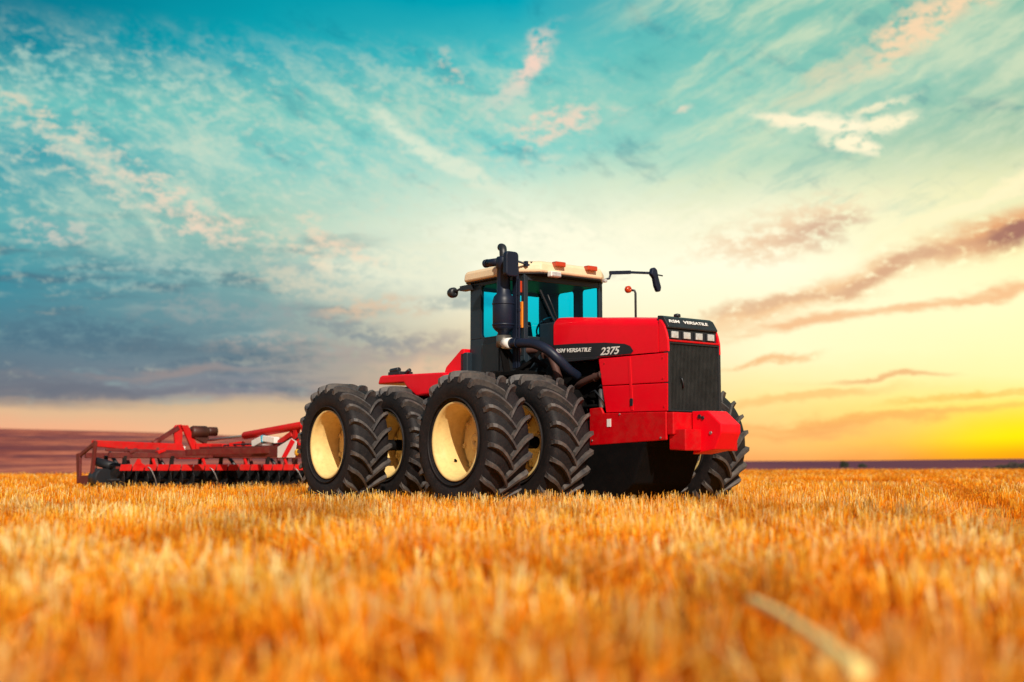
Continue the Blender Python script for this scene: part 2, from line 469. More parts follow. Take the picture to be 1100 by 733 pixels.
def smooth_curve(pts, n=6):
    """Catmull-Rom through the points"""
    P = [Vector(p) for p in pts]; out = []
    P = [P[0] * 2 - P[1]] + P + [P[-1] * 2 - P[-2]]
    for i in range(1, len(P) - 2):
        for k in range(n):
            t_ = k / n
            a, b, c, d = P[i - 1], P[i], P[i + 1], P[i + 2]
            out.append(.5 * ((2 * b) + (c - a) * t_ + (2 * a - 5 * b + 4 * c - d) * t_ ** 2 + (3 * b - a - 3 * c + d) * t_ ** 3))
    out.append(P[-2])
    return out


def empty(name, label, cat, loc=(0, 0, 0), rz=0., group=None):
    o = bpy.data.objects.new(name, None); C.objects.link(o)
    o.location = loc; o.rotation_euler = (0, 0, rz); o.empty_display_size = .3
    o['label'] = label; o['category'] = cat
    if group: o['group'] = group
    return o


def text(name, s, mat, parent, M4, size, shear=0., ext=.003, sx=1.):
    cu = bpy.data.curves.new(name, 'FONT'); cu.body = s; cu.size = size; cu.shear = shear; cu.extrude = ext
    cu.offset = size * .018
    to = bpy.data.objects.new('tmp', cu); C.objects.link(to)
    dg = bpy.context.evaluated_depsgraph_get()
    me = bpy.data.meshes.new_from_object(to.evaluated_get(dg))
    bpy.data.objects.remove(to)
    me.transform(Matrix.Diagonal((sx, 1, 1, 1)))
    me.transform(M4)
    me.materials.clear(); me.materials.append(M[mat])
    me.name = name
    o = bpy.data.objects.new(name, me); C.objects.link(o); o.parent = parent
    return o


def frame4(origin, ex, ey):
    ex, ey = Vector(ex).normalized(), Vector(ey).normalized(); ez = ex.cross(ey)
    return Matrix(((ex.x, ey.x, ez.x, origin[0]), (ex.y, ey.y, ez.y, origin[1]), (ex.z, ey.z, ez.z, origin[2]), (0, 0, 0, 1)))


# ------------------------------------------------------------------ the land
YAW = R_(37.92)
TX, TY = 1.158, 18.626
ROOT_RZ = YAW - PI / 2
Fv = np.array([math.sin(YAW), -math.cos(YAW)]); Lv = np.array([math.cos(YAW), math.sin(YAW)])


def field_edge(azd):           # distance of the far edge of the stubble, by compass angle
    return np.interp(azd, [-60, -23, -17, 0, 10, 23, 60], [62, 72, 76, 95, 112, 135, 135])


def crest(azd):                # how high the ploughed rise stands, in degrees
    return np.interp(azd, [-90, -40, -22.5, -16, -9, 0, 10, 16, 22.5, 50, 90], [.9, 1.5, 1.46, 1.33, 1.05, .62, .10, .13, .20, .3, .3])


def land_height(x, y):
    r = np.hypot(x, y); a = np.degrees(np.arctan2(x, y))
    e0 = field_edge(a) + 3; e1 = 620.
    t_ = np.clip((r - e0) / (e1 - e0), 0, 1); s = t_ * t_ * (3 - 2 * t_) * .55 + t_ * .45
    H = .677 + e1 * np.tan(np.radians(crest(a)))
    und = .12 * np.sin(x * .031 + 1) * np.sin(y * .023) * np.clip((r - e0) / 100, 0, 1) * 3 * np.clip(H / 8, .15, 1)
    down = np.clip((r - e1) / 500, 0, 1)
    return H * s * (1 - down) + und * (1 - down)


def polar_grid(name, rs, azs, hf, mat, kind='structure', dz=0.):
    A, Rr = np.meshgrid(np.radians(azs), rs)
    X = Rr * np.sin(A); Y = Rr * np.cos(A); Z = hf(X, Y) + dz
    nr, na = X.shape
    v = np.stack([X.ravel(), Y.ravel(), Z.ravel()], 1)
    i = np.arange((nr - 1) * (na - 1)); a = (i // (na - 1)) * na + i % (na - 1)
    f = np.stack([a, a + 1, a + na + 1, a + na], 1)
    me = bpy.data.meshes.new(name); me.from_pydata(v.tolist(), [], f.tolist()); me.update()
    me.polygons.foreach_set('use_smooth', np.ones(len(f), bool))
    me.materials.append(mat)
    o_ = bpy.data.objects.new(name, me); C.objects.link(o_); o_['kind'] = kind
    return o_


# field ground: straw litter on soil
m = bpy.data.materials.new('straw litter on soil'); m.use_nodes = True
t = NT(m.node_tree); b = m.node_tree.nodes['Principled BSDF']
o = t.new('ShaderNodeTexCoord').outputs['Object']
n1 = t.noise(t.mapping(o, scale=(1, 1, 1)), 9, 8, .75); n2 = t.noise(o, .35, 5, .6)
n3 = t.noise(t.mapping(o, scale=(.5, .16, 1)), 1.0, 6, .65)
c = t.ramp(n1, [(.30, (.10, .035, .006)), (.46, (.46, .16, .012)), (.62, (.88, .42, .05))])
c = t.mix(t.math('MULTIPLY', t.maprange(n3, .5, .68), .65), c, (.34, .13, .03))
c = t.mix(t.math('MULTIPLY', t.maprange(n2, .4, .7), .6), c, (.90, .44, .07))
t.put(b.inputs['Base Color'], c); b.inputs['Roughness'].default_value = .9; b.inputs['Specular IOR Level'].default_value = .15
bn = t.new('ShaderNodeBump'); bn.inputs['Strength'].default_value = .6; bn.inputs['Distance'].default_value = .05
t.put(bn.inputs['Height'], n1); t.l.new(bn.outputs[0], b.inputs['Normal'])
M['litter'] = m
# ploughed land: purple brown with bands and furrow lines
m = bpy.data.materials.new('ploughed soil'); m.use_nodes = True
t = NT(m.node_tree); b = m.node_tree.nodes['Principled BSDF']
o = t.new('ShaderNodeTexCoord').outputs['Object']
n1 = t.noise(t.mapping(o, scale=(.075, .018, 1)), 1.0, 10, .75)
n2 = t.noise(t.mapping(o, rot=(0, 0, R_(-6)), scale=(.018, .024, 1)), 1.0, 8, .70)
n3 = t.noise(t.mapping(o, scale=(.16, .05, 1)), 1.0, 8, .75)
c = t.ramp(n1, [(.36, (.10, .026, .030)), (.48, (.30, .075, .055)), (.60, (.64, .20, .10))])
c = t.mix(t.math('MULTIPLY', t.maprange(n2, .49, .58), .7), c, (.10, .032, .06))
c = t.mix(t.math('MULTIPLY', t.maprange(n2, .46, .36), .65), c, (.72, .24, .15))
c = t.mix(t.math('MULTIPLY', t.maprange(n3, .5, .62), .6), c, (.07, .026, .045))
sp = t.new('ShaderNodeSeparateXYZ'); t.put(sp.inputs[0], o)
c = t.mix(t.maprange(sp.outputs[0], -60, 60), c, t.mix(t.maprange(n2, .4, .6), (.085, .028, .075), (.15, .045, .055)))
t.put(b.inputs['Base Color'], c); b.inputs['Roughness'].default_value = .95; b.inputs['Specular IOR Level'].default_value = .05
M['plough'] = m

azs = np.arange(-180, 181, 2.0)
rs_field = np.array([0.0, 1, 2, 3, 4, 6, 8, 11, 15, 20, 28, 40, 55, 75, 100, 140])
polar_grid('ground', np.concatenate([rs_field, [200, 400, 1000, 3000, 9000, 16000]]), azs, lambda x, y: np.zeros_like(x) - np.where(np.hypot(x, y) > 145, .8, 0), M['litter'])
azs2 = np.arange(-100, 101, 1.0)
nrr = 46
A, Tt = np.meshgrid(azs2, np.linspace(0, 1, nrr))
E0 = field_edge(A)
Rr = E0 + (1500 - E0) * Tt ** 2.0
X = Rr * np.sin(np.radians(A)); Y = Rr * np.cos(np.radians(A)); Z = land_height(X, Y) + .02
Z[0] = .015
nr, na = X.shape
i = np.arange((nr - 1) * (na - 1)); a = (i // (na - 1)) * na + i % (na - 1)
f = np.stack([a, a + 1, a + na + 1, a + na], 1)
me = bpy.data.meshes.new('ploughed_land'); me.from_pydata(np.stack([X.ravel(), Y.ravel(), Z.ravel()], 1).tolist(), [], f.tolist()); me.update()
me.polygons.foreach_set('use_smooth', np.ones(len(f), bool)); me.materials.append(M['plough'])
pl = bpy.data.objects.new('ploughed_hill', me); C.objects.link(pl); pl['kind'] = 'structure'

# ------------------------------------------------------------------ stubble: countless cut stems
m = bpy.data.materials.new('straw'); m.use_nodes = True
t = NT(m.node_tree); t.n.clear()
ge = t.new('ShaderNodeNewGeometry'); oc = t.new('ShaderNodeTexCoord').outputs['Object']
rn = ge.outputs['Random Per Island']
big = t.noise(oc, .55, 4, .6)
szz = t.new('ShaderNodeSeparateXYZ'); t.put(szz.inputs[0], oc)
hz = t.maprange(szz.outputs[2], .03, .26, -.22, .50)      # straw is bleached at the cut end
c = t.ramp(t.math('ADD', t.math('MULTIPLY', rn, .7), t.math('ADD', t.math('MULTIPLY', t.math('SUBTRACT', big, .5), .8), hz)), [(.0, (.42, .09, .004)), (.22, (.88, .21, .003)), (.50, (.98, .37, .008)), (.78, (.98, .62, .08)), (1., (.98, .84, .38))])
pn = t.noise(t.mapping(oc, scale=(.55, .22, 1)), 1.0, 5, .65)
c = t.mix(t.math('MULTIPLY', t.maprange(pn, .50, .62), .62), c, (.36, .10, .010))     # weathered, darker patches
pn2 = t.noise(t.mapping(oc, scale=(1.3, .9, 1)), 1.0, 4, .6)
c = t.mix(t.math('MULTIPLY', t.maprange(pn2, .46, .64), .5), c, (.82, .19, .004))
pn3 = t.noise(t.mapping(oc, scale=(.42, .032, 1)), 1.0, 5, .7)
c = t.mix(t.math('MULTIPLY', t.maprange(pn3, .53, .60), .42), c, (.26, .08, .012))
df = t.new('ShaderNodeBsdfDiffuse'); t.put(df.inputs[0], c)
tl = t.new('ShaderNodeBsdfTranslucent'); t.put(tl.inputs[0], c)
gs = t.new('ShaderNodeBsdfGlossy'); gs.inputs[0].default_value = (.9, .62, .25, 1); gs.inputs[1].default_value = .38
m1 = t.new('ShaderNodeMixShader'); m1.inputs[0].default_value = .30
t.l.new(df.outputs[0], m1.inputs[1]); t.l.new(tl.outputs[0], m1.inputs[2])
m2 = t.new('ShaderNodeMixShader'); m2.inputs[0].default_value = .03
t.l.new(m1.outputs[0], m2.inputs[1]); t.l.new(gs.outputs[0], m2.inputs[2])
out = t.new('ShaderNodeOutputMaterial'); t.l.new(m2.outputs[0], out.inputs[0])
M['straw'] = m


def rows(x, y):
    """seed rows: stems are thicker along lines that run towards the right distance"""
    u = x * math.cos(.35) - y * math.sin(.35)
    return .5 + .5 * np.cos(2 * PI * u / .19)


def clumps(x, y):
    v = np.sin(x * 7.1 + 2.1 * np.sin(y * 2.9)) + np.sin(y * 5.3 + 1.7 * np.sin(x * 3.7 + 1)) + np.sin(x * 13.3 - y * 6.1) * .7 + np.sin(x * 2.3 + y * 1.9 + .6)
    # an old wheel track through the stubble, right of the camera
    d_ = np.abs((x - 3.3) * .953 - (y - 7.0) * .303 + .15 * np.sin(y * 1.3))
    return np.clip(.5 + v * .24, 0, 1) * np.clip((d_ - .15) / .35, .12, 1)


def stems(n, r0, r1, hmin, hmax, wmin, wmax, lean, flat=0.0, pad=2.0, clump=0):
    """positions inside the sector the camera can see, plus a margin to either side"""
    got = []
    k = 0
    while k < n:
        q = n * 2
        r = np.sqrt(rng.uniform(r0 ** 2, r1 ** 2, q)); a = rng.uniform(R_(-50), R_(50), q)
        x, y = r * np.sin(a), r * np.cos(a)
        ok = np.abs(x) < .43 * y + pad
        ok &= rng.uniform(0, 1, q) < .35 + .65 * rows(x, y)
        # tyres press stems flat
        dx, dy = x - TX, y - TY
        lx = dx * Fv[0] + dy * Fv[1]; ly = dx * Lv[0] + dy * Lv[1]
        tyre = (np.abs(ly) > .72) & (np.abs(ly) < 2.56) & ((np.abs(lx) < .42) | (np.abs(lx + 3.54) < .42))
        ok &= ~tyre
        a_ = np.degrees(np.arctan2(x, y)); ok &= r < field_edge(a_) - 1
        pat = np.sin(x * .9 + 2 * np.sin(y * .11)) + np.sin(x * .37 + y * .21 + 1.3) + np.sin(y * .33 + 1.7 * np.sin(x * .23)) + .8 * np.sin(x * 2.1 - y * .35)
        ok &= (r < 24) | (pat < .75) | (rng.uniform(0, 1, q) < .12)        # thin patches in the far stubble
        x, y = x[ok], y[ok]
        cl = clumps(x, y)
        keep_ = rng.uniform(0, 1, len(x)) < np.where(np.hypot(x, y) < 20, .02 + 1.15 * cl ** 1.5, 1)
        x, y = x[keep_], y[keep_]
        got.append(np.stack([x, y], 1)); k += len(x)
    xy = np.concatenate(got)[:n]
    h = rng.uniform(hmin, hmax, n); wd = rng.uniform(wmin, wmax, n)
    h = h * (.52 + .68 * clumps(xy[:, 0], xy[:, 1]))
    th = rng.uniform(0, 2 * PI, n); ph = rng.uniform(0, 2 * PI, n)
    ln = np.abs(rng.normal(0, lean, n))
    fl = rng.uniform(0, 1, n) < flat
    ln = np.where(fl, rng.uniform(1.1, 1.5, n), ln)
    dirv = np.stack([np.sin(ln) * np.cos(th), np.sin(ln) * np.sin(th), np.cos(ln)], 1)
    side = np.stack([np.cos(ph), np.sin(ph), np.zeros(n)], 1)
    base_ = np.stack([xy[:, 0], xy[:, 1], np.where(fl, rng.uniform(.01, .20, n), 0)], 1)
    bend = rng.normal(0, .02, (n, 3)); bend[:, 2] = 0
    mid = base_ + dirv * (h * .55)[:, None] + bend
    top = base_ + dirv * h[:, None] + bend * rng.uniform(.5, 2.5, (n, 1))
    top[:, 2] = np.maximum(top[:, 2], .015)
    hw = (wd / 2)[:, None] * side
    V = np.stack([base_ - hw, base_ + hw, mid - hw, mid + hw, top - hw * .85, top + hw * .85], 1).reshape(-1, 3)
    k = np.arange(n)[:, None] * 6
    F = np.concatenate([k + np.array([0, 1, 3, 2]), k + np.array([2, 3, 5, 4])], 0)
    return V, F


def stuff_mesh(name, parts, mat):
    Vs, Fs, off = [], [], 0
    for V, F in parts:
        Vs.append(V); Fs.append(F + off); off += len(V)
    V = np.concatenate(Vs); F = np.concatenate(Fs)
    me = bpy.data.meshes.new(name)
    me.vertices.add(len(V)); me.vertices.foreach_set('co', V.astype(np.float32).ravel())
    me.loops.add(F.size); me.loops.foreach_set('vertex_index', F.astype(np.int32).ravel())
    me.polygons.add(len(F)); me.polygons.foreach_set('loop_start', (np.arange(len(F)) * 4).astype(np.int32))
    me.update(calc_edges=True); me.validate()
    me.materials.append(mat)
    o_ = bpy.data.objects.new(name, me); C.objects.link(o_)
    return o_


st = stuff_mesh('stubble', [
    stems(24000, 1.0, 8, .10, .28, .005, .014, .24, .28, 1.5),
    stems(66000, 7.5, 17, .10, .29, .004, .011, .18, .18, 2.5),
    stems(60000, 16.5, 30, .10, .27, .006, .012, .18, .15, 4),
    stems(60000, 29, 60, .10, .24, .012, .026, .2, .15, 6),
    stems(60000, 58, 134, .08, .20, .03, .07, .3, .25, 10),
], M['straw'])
st['kind'] = 'stuff'; st['label'] = 'golden cut wheat stubble covering the whole field'

# one bright loose stalk lying over the stubble close to the camera
sk = MB()
sk.tube(smooth_curve([(.655, 3.45, .305), (.66, 3.1, .308), (.662, 2.75, .30), (.66, 2.38, .285)], 5), [.0125] * 13 + [.016, .018, .017], 10)
stalk = sk.build('straw_stalk', pbr('pale straw stalk', (.99, .78, .28), .5, var=.02))
stalk['label'] = 'long pale straw stalk lying slanted over the stubble in the blurred foreground'; stalk['category'] = 'straw stalk'

# ------------------------------------------------------------------ tractor
trac = empty('tractor', 'large red tractor with dual wheels all round and cream cab roof, standing in stubble', 'tractor', (TX, TY, 0), ROOT_RZ)

WR, WW, RR = .98, .66, .55       # tyre radius, width, rim radius


def tyre_mesh():
    mb = MB()
    h = WW / 2
    prof = [(RR - .02, -h + .06), (RR + .03, -h + .035), (RR + .10, -h + .005), (RR + .20, -h - .012), (RR + .29, -h + .005), (RR + .345, -h + .035), (.905, -h + .10), (.920, -h + .2), (.925, 0),
            (.920, h - .2), (.905, h - .10), (RR + .345, h - .035), (RR + .29, h - .005), (RR + .20, h + .012), (RR + .10, h - .005), (RR + .03, h - .035), (RR - .02, h - .06), (RR - .05, h - .1), (RR - .05, -h + .1)]
    mb.lathe(prof, 96)
    # bead ring lines on the sidewall
    for s in (-1, 1):
        for rr in (RR + .055,):
            pr = [(rr - .008, s * (h - .02)), (rr - .004, s * (h + .013)), (rr + .004, s * (h + .013)), (rr + .008, s * (h - .02))]
            mb.lathe(pr, 96)
    # chevron lugs
    N = 22
    for s in (-1, 1):
        for k in range(N):
            a0 = 2 * PI * (k + (.5 if s > 0 else 0)) / N
            # along the lug: y from just past the middle out to the shoulder, then down the sidewall
            path = [(-.03, .000, .984, .915), (.05, .105, .987, .915), (.13, .195, .987, .912), (.21, .262, .985, .905), (.28, .300, .978, .890), (.330, .318, .955, .86), (.348, .325, .90, .83), (.340, .332, .845, .82)]
            rings = []
            for j, (y, da, rt, rb) in enumerate(path):
                a_ = a0 + da
                wt = (.024 if j < 5 else .026); wb = wt + .016
                ring = []
                for rad, ww in ((rb, -wb), (rt, -wt), (rt, wt), (rb, wb)):
                    aa = a_ + ww / .95 * (1.0 if j < 4 else 1.0)
                    yy = y + (0 if j > 4 else ww * -.55 * 0)
                    ring.append(mb.bm.verts.new((rad * math.cos(aa), s * yy, rad * math.sin(aa))))
                rings.append(ring)
            for ra, rb_ in zip(rings[:-1], rings[1:]):
                for q in range(3):
                    f_ = mb.bm.faces.new((ra[q], ra[q + 1], rb_[q + 1], rb_[q])); f_.material_index = 1
            mb.bm.faces.new(rings[0]).material_index = 1
            mb.bm.faces.new(rings[-1]).material_index = 1
    return mb


def rim_mesh():
    """barrel open towards -y; disc deep inside"""
    mb = MB(); h = WW / 2
    prof = [(RR + .005, -h + .035), (RR - .005, -h + .022), (RR - .03, -h + .03), (RR - .05, -h + .06), (RR - .055, -h + .12), (RR - .085, -h + .15), (RR - .10, -h + .2),
            (RR - .10, h - .2), (RR - .085, h - .15), (RR - .055, h - .1), (RR - .05, h - .06), (RR - .03, h - .03), (RR - .005, h - .022), (RR + .005, h - .035), (RR - .035, h - .08), (RR - .075, h - .22), (RR - .075, -h + .22), (RR - .035, -h + .08)]
    mb.lathe(prof, 72)
    mb.lathe([(RR - .20, -h + .20 + .0), (RR - .095, -h + .19), (RR - .095, -h + .205), (RR - .2, -h + .215)][::-1], 72) if False else None
    return mb


def hub_mesh():
    mb = MB(); h = WW / 2
    d = h - .12
    prof = [(0.02, d - .015), (.19, d - .015), (.24, d - .03), (RR - .16, d - .06), (RR - .095, d - .02), (RR - .095, d + .0), (RR - .16, d - .04), (.25, d + .0), (.2, d + .015), (0.02, d + .015)]
    mb.lathe(prof, 48)
    mb.lathe([(.02, d - .16), (.10, d - .16), (.125, d - .14), (.125, d), (.02, d)], 32, mi=0)
    for k in range(10):
        a_ = 2 * PI * k / 10
        mb.tube([(.19 * math.cos(a_), d - .05, .19 * math.sin(a_)), (.19 * math.cos(a_), d, .19 * math.sin(a_))], .018, 6)
    for k in range(8):       # wheel clamps on the rim
        a_ = 2 * PI * (k + .3) / 8
        ca, sa = math.cos(a_), math.sin(a_)
        mb.beam(((RR - .19) * ca, d - .06, (RR - .19) * sa), ((RR - .12) * ca, d - .05, (RR - .12) * sa), .06, .03, up=(0, 1, 0))
    mb.tube([((RR - .11) * math.cos(3.9), -.02, (RR - .11) * math.sin(3.9)), ((RR - .14) * math.cos(3.9), -.06, (RR - .14) * math.sin(3.9))], .016, 8, mi=1)
    return mb


YO, YI = 2.504 - WW / 2, 1.4075 - WW / 2
wheel0 = hub_mesh().build('wheel', ['rim', 'engine'], trac)
rim0 = rim_mesh().build('rim', 'rim', wheel0)
tyre0 = tyre_mesh().build('tyre', ['rubber', 'lug'], wheel0)
first = True
for ax_x in (0.0, -3.538):
    for s in (-1, 1):
        for yy, outer in ((YO, True), (YI, False)):
            if first:
                ws = [wheel0, rim0, tyre0]; first = False
            else:
                wcp = wheel0.copy(); C.objects.link(wcp); wcp.parent = trac
                rc = rim0.copy(); C.objects.link(rc); rc.parent = wcp
                tcp = tyre0.copy(); C.objects.link(tcp); tcp.parent = wcp
                ws = [wcp, rc, tcp]
            ws[0].location = (ax_x, s * yy, WR)
            # chevrons must roll forward on both sides: the right side uses the mesh as built, the left is turned about z then rolled
            rz = 0 if s < 0 else PI
            if s > 0:
                ws[0].scale = (1, -1, 1)
            ws[0].rotation_euler = (0, random.uniform(0, 6.28) if False else [0.1, .9, .4, 1.7, 2.2, 2.9, 1.3, .6][int((ax_x < -1) * 4 + (s > 0) * 2 + (not outer))], 0)

# --- axles, chassis
mb = MB()
for ax_x in (0, -3.538):
    mb.tube([(ax_x, -2.1, WR), (ax_x, 2.1, WR)], .09, 16)
    mb.tube([(ax_x, -.62, WR), (ax_x, .62, WR)], .2, 16)
    mb.lathe([(.02, -.26), (.3, -.2), (.36, 0), (.3, .2), (.02, .26)], 24, c=(ax_x, 0, WR))
mb.build('axle', 'engine', trac)
mb = MB()
mb.box((-1.45, -.38, .62), (1.6, .38, .98)); mb.box((-1.45, -.38, .98), (2.15, .38, 1.30))
mb.box((-1.7, -.22, .85), (-1.3, .22, 1.2))
mb.box((-.9, -.62, 1.15), (.35, .62, 1.75))
mb.build('chassis', 'engine', trac, .02)
mb = MB()
mb.prism([(-1.3, .9), (-1.3, .20), (1.22, .16), (1.55, .40), (1.78, .9), (1.85, .98), (.6, 1.0)], -.57, .57)
mb.build('underbody_shade', 'engine', trac, .03)  # black block added to stand in for the shade under the tractor
mb = MB()
mb.box((-4.35, -.45, .75), (-2.0, .45, 1.7))
mb.tube([(-1.75, 0, .7), (-1.75, 0, 1.6)], .16, 16)
mb.box((-4.75, -.2, .55), (-4.3, .2, .75))
mb.build('rear_frame', 'engine', trac, .02)
mb = MB()
mb.prism([(-4.15, 1.2), (-4.15, 2.12), (-3.5, 2.14), (-2.3, 2.12), (-2.05, 1.7), (-2.05, 1.2)], -.52, .52)
mb.build('fuel_tank', 'shaded_red', trac, .04, 3)

# --- rear fenders with their folded skirt
for s in (-1, 1):
    mb = MB()
    y0, y1 = s * .56, s * 1.12
    prof = [(-4.22, 2.03), (-4.16, 2.165), (-4.10, 2.18), (-2.25, 2.13), (-2.18, 2.08), (-2.55, 1.80), (-3.02, 1.78), (-3.33, 1.95), (-3.40, 2.02), (-4.15, 2.03)]
    mb.prism(prof, y0, y1)
    fe = mb.build('fender', 'red', trac, .03, 3)
mb = MB(); mb.box((-4.08, -1.0, 2.18), (-3.72, -.72, 2.24)); mb.tube([(-4.05, -.95, 2.26), (-3.8, -.95, 2.27)], .045, 12); mb.tube([(-3.75, -.86, 2.2), (-3.6, -.86, 2.26)], .035, 10)
mb.build('rear_light', 'black', trac, .01)

# --- cab front fenders / steps
for s in (-1, 1):
    mb = MB()
    mb.prism([(-2.60, 2.02), (-2.48, 2.24), (-2.06, 2.50), (-1.98, 2.50), (-1.98, 2.02)], s * .60, s * .90)
    mb.build('mudguard', 'red', trac, .02)
    mb = MB(); mb.box((-2.08, s * .84 - .06, 2.12), (-1.9, s * .84 + .08, 2.44)); mb.build('tool_box', 'slate', trac, .02)
mb = MB()
for k, z in enumerate((.75, 1.05, 1.35, 1.65)):
    mb.box((-1.35, -1.02, z), (-.85, -.72, z + .03))
for x in (-1.37, -.83):
    mb.beam((x, -.87, .7), (x, -.87, 2.0), .03, .26, up=(0, 1, 0))
mb.build('ladder', 'black', trac)

# --- engine and pipework in the open bay
mb = MB()
mb.box((-.45, -.34, 1.3), (2.0, .34, 2.16))
mb.box((-.1, -.42, 1.62), (.62, -.3, 2.05))
for k in range(6):
    mb.box((-.05 + k * .17, -.40, 1.35), (.05 + k * .17, -.33, 1.6))
mb.tube([(.2, -.44, 1.5), (.8, -.44, 1.5)], .03, 8)
mb.build('engine', 'engine', trac, .015)
mb = MB(); mb.tube(smooth_curve([(1.0, -.40, 1.96), (.86, -.47, 1.95), (.62, -.5, 1.90), (.4, -.5, 1.84), (.2, -.42, 1.78)]), [.05] * 25, 14)
for q, z_ in ((.80, 1.94), (.66, 1.91)): mb.tube([(q, -.48, z_), (q + .035, -.475, z_ + .006)], .064, 14)
mb.build('exhaust_manifold', 'rust', trac)
mb = MB(); mb.tube(smooth_curve([(-.75, -.8, 2.36), (-.45, -.66, 2.38), (-.22, -.6, 2.30), (-.08, -.6, 2.12), (-.02, -.55, 1.9), (.02, -.5, 1.8)]), .055, 14)
for q in (-.3, -.12): mb.tube([(q, -.62, 2.34 + q * .1), (q + .03, -.62, 2.32 + q * .1)], .062, 14)
mb.build('coolant_hose', 'rust', trac)
mb = MB(); mb.lathe([(.01, 1.40), (.055, 1.40), (.06, 1.42), (.06, 1.66), (.045, 1.69), (.01, 1.69)], 20, 'z', (.80, -.44, .06)); mb.build('oil_filter', 'steel', trac)
mb = MB()
for (p, q) in (((.7, -.45, 1.75), (.95, -.45, 1.72)), ((.5, -.45, 1.68), (.9, -.5, 1.55))):
    mb.tube([p, ((p[0] + q[0]) / 2, -.5, p[2] + .04), q], .014, 8)
mb.build('hose', 'black', trac)

# --- firewall behind the hood
mb = MB(); mb.box((-.56, -.50, 1.7), (-.205, .50, 2.80)); mb.build('firewall', 'slate', trac, .02)

# --- hood: loft of rounded sections
HW = .52


def section(x, zt, zb, hw, r=.13, crown=.03):
    pts = [(-hw, zb), (-hw, zt - r)]
    for k in range(1, 6):
        a_ = PI - k * PI / 10
        pts.append((-hw + r + r * math.cos(a_), zt - r + r * math.sin(a_) * 1.0))
    n = 6
    for k in range(1, n):
        yy = -hw + r + (2 * hw - 2 * r) * k / n
        pts.append((yy, zt + crown * (1 - (yy / (hw - r)) ** 2)))
    pts += [(-y, z) for y, z in pts[:7][::-1]]
    return [(x, y, z) for y, z in pts]


def loft(mb, secs, cap=True, mi=0):
    rings = [[mb.bm.verts.new(p) for p in s_] for s_ in secs]
    for a_, b_ in zip(rings[:-1], rings[1:]):
        for i_ in range(len(a_) - 1):
            f_ = mb.bm.faces.new((a_[i_], a_[i_ + 1], b_[i_ + 1], b_[i_])); f_.smooth = True; f_.material_index = mi
        f_ = mb.bm.faces.new((a_[-1], a_[0], b_[0], b_[-1])); f_.material_index = mi
    if cap:
        mb.bm.faces.new(rings[0]).material_index = mi; mb.bm.faces.new(rings[-1][::-1]).material_index = mi
    return mb


mb = MB()
secs = [section(-.20, 2.845, 2.20, HW), section(-.17, 2.865, 2.20, HW), section(.5, 2.80, 2.195, HW), section(1.2, 2.738, 2.19, HW), (section(1.8, 2.678, 2.185, HW)), section(2.02, 2.655, 2.18, HW)]
loft(mb, secs)
hood = mb.build('hood', 'red', trac)
md = hood.modifiers.new('edge', 'EDGE_SPLIT'); md.split_angle = R_(38)
# red nose cheeks following the slanted edge of the black cap
for s in (-1, 1):
    mb = MB()
    mb.prism([(2.023, 2.18), (2.023, 2.63), (2.07, 2.62), (2.13, 2.54), (2.17, 2.45), (2.20, 2.34), (2.205, 2.18)], s * (HW), s * (HW - .035))
    mb.build('nose_cheek', 'red', trac, .012)
# black cap over the nose
mb = MB()
cap = [(1.99, 2.30), (1.99, 2.668), (2.06, 2.662), (2.115, 2.628), (2.165, 2.54), (2.175, 2.52), (2.05, 2.50), (2.05, 2.30)]
secs = []
mb.prism([(1.97, 2.50), (1.97, 2.690), (2.04, 2.685), (2.10, 2.655), (2.185, 2.525), (2.175, 2.50)], -.487, .487)
nose = mb.build('nose_cap', 'black', trac, .02, 3)
mb = MB(); mb.box((2.03, -.482, 2.34), (2.15, .482, 2.498)); mb.build('headlight_panel', 'black', trac, .006)
mb = MB(); mb.box((2.03, -.483, 2.318), (2.212, .483, 2.345)); mb.build('grille_bar', 'shaded_red', trac, .008)
# writing on the sloping face of the cap
fdir = Vector((2.18 - 2.10, 0, 2.525 - 2.648)).normalized(); fn = Vector((-fdir.z, 0, fdir.x))
org = Vector((2.146, -.445, 2.578)) + fn * .012
text('lettering', 'RSM', 'white', nose, frame4(org - fdir * .0, (0, 1, 0), -fdir), .068, .15, sx=1.65)
org2 = Vector((2.146, -.16, 2.578)) + fn * .012
text('lettering', 'VERSATILE', 'white', nose, frame4(org2, (0, 1, 0), -fdir), .068, .15, sx=1.50)
for k in range(4):
    y = -.36 + k * .236
    mb = MB(); mb.box((2.12, y - .082, 2.362), (2.172, y + .082, 2.476)); hl = mb.build('headlight', 'black', trac, .008)
    mb = MB(); mb.box((2.174, y - .066, 2.374), (2.182, y + .066, 2.464)); 
    mb.lathe([(.006, 2.182), (.03, 2.186), (.045, 2.182)], 20, 'x', (0, y, 2.42), closed=False)
    mb.build('lens', 'lamp', hl, .003)
mb = MB(); mb.lathe([(.01, 2.70), (.05, 2.70), (.045, 2.735), (.01, 2.745)], 16, 'z', (1.97, -.1, 0)); mb.build('hood_cap', 'black', trac)
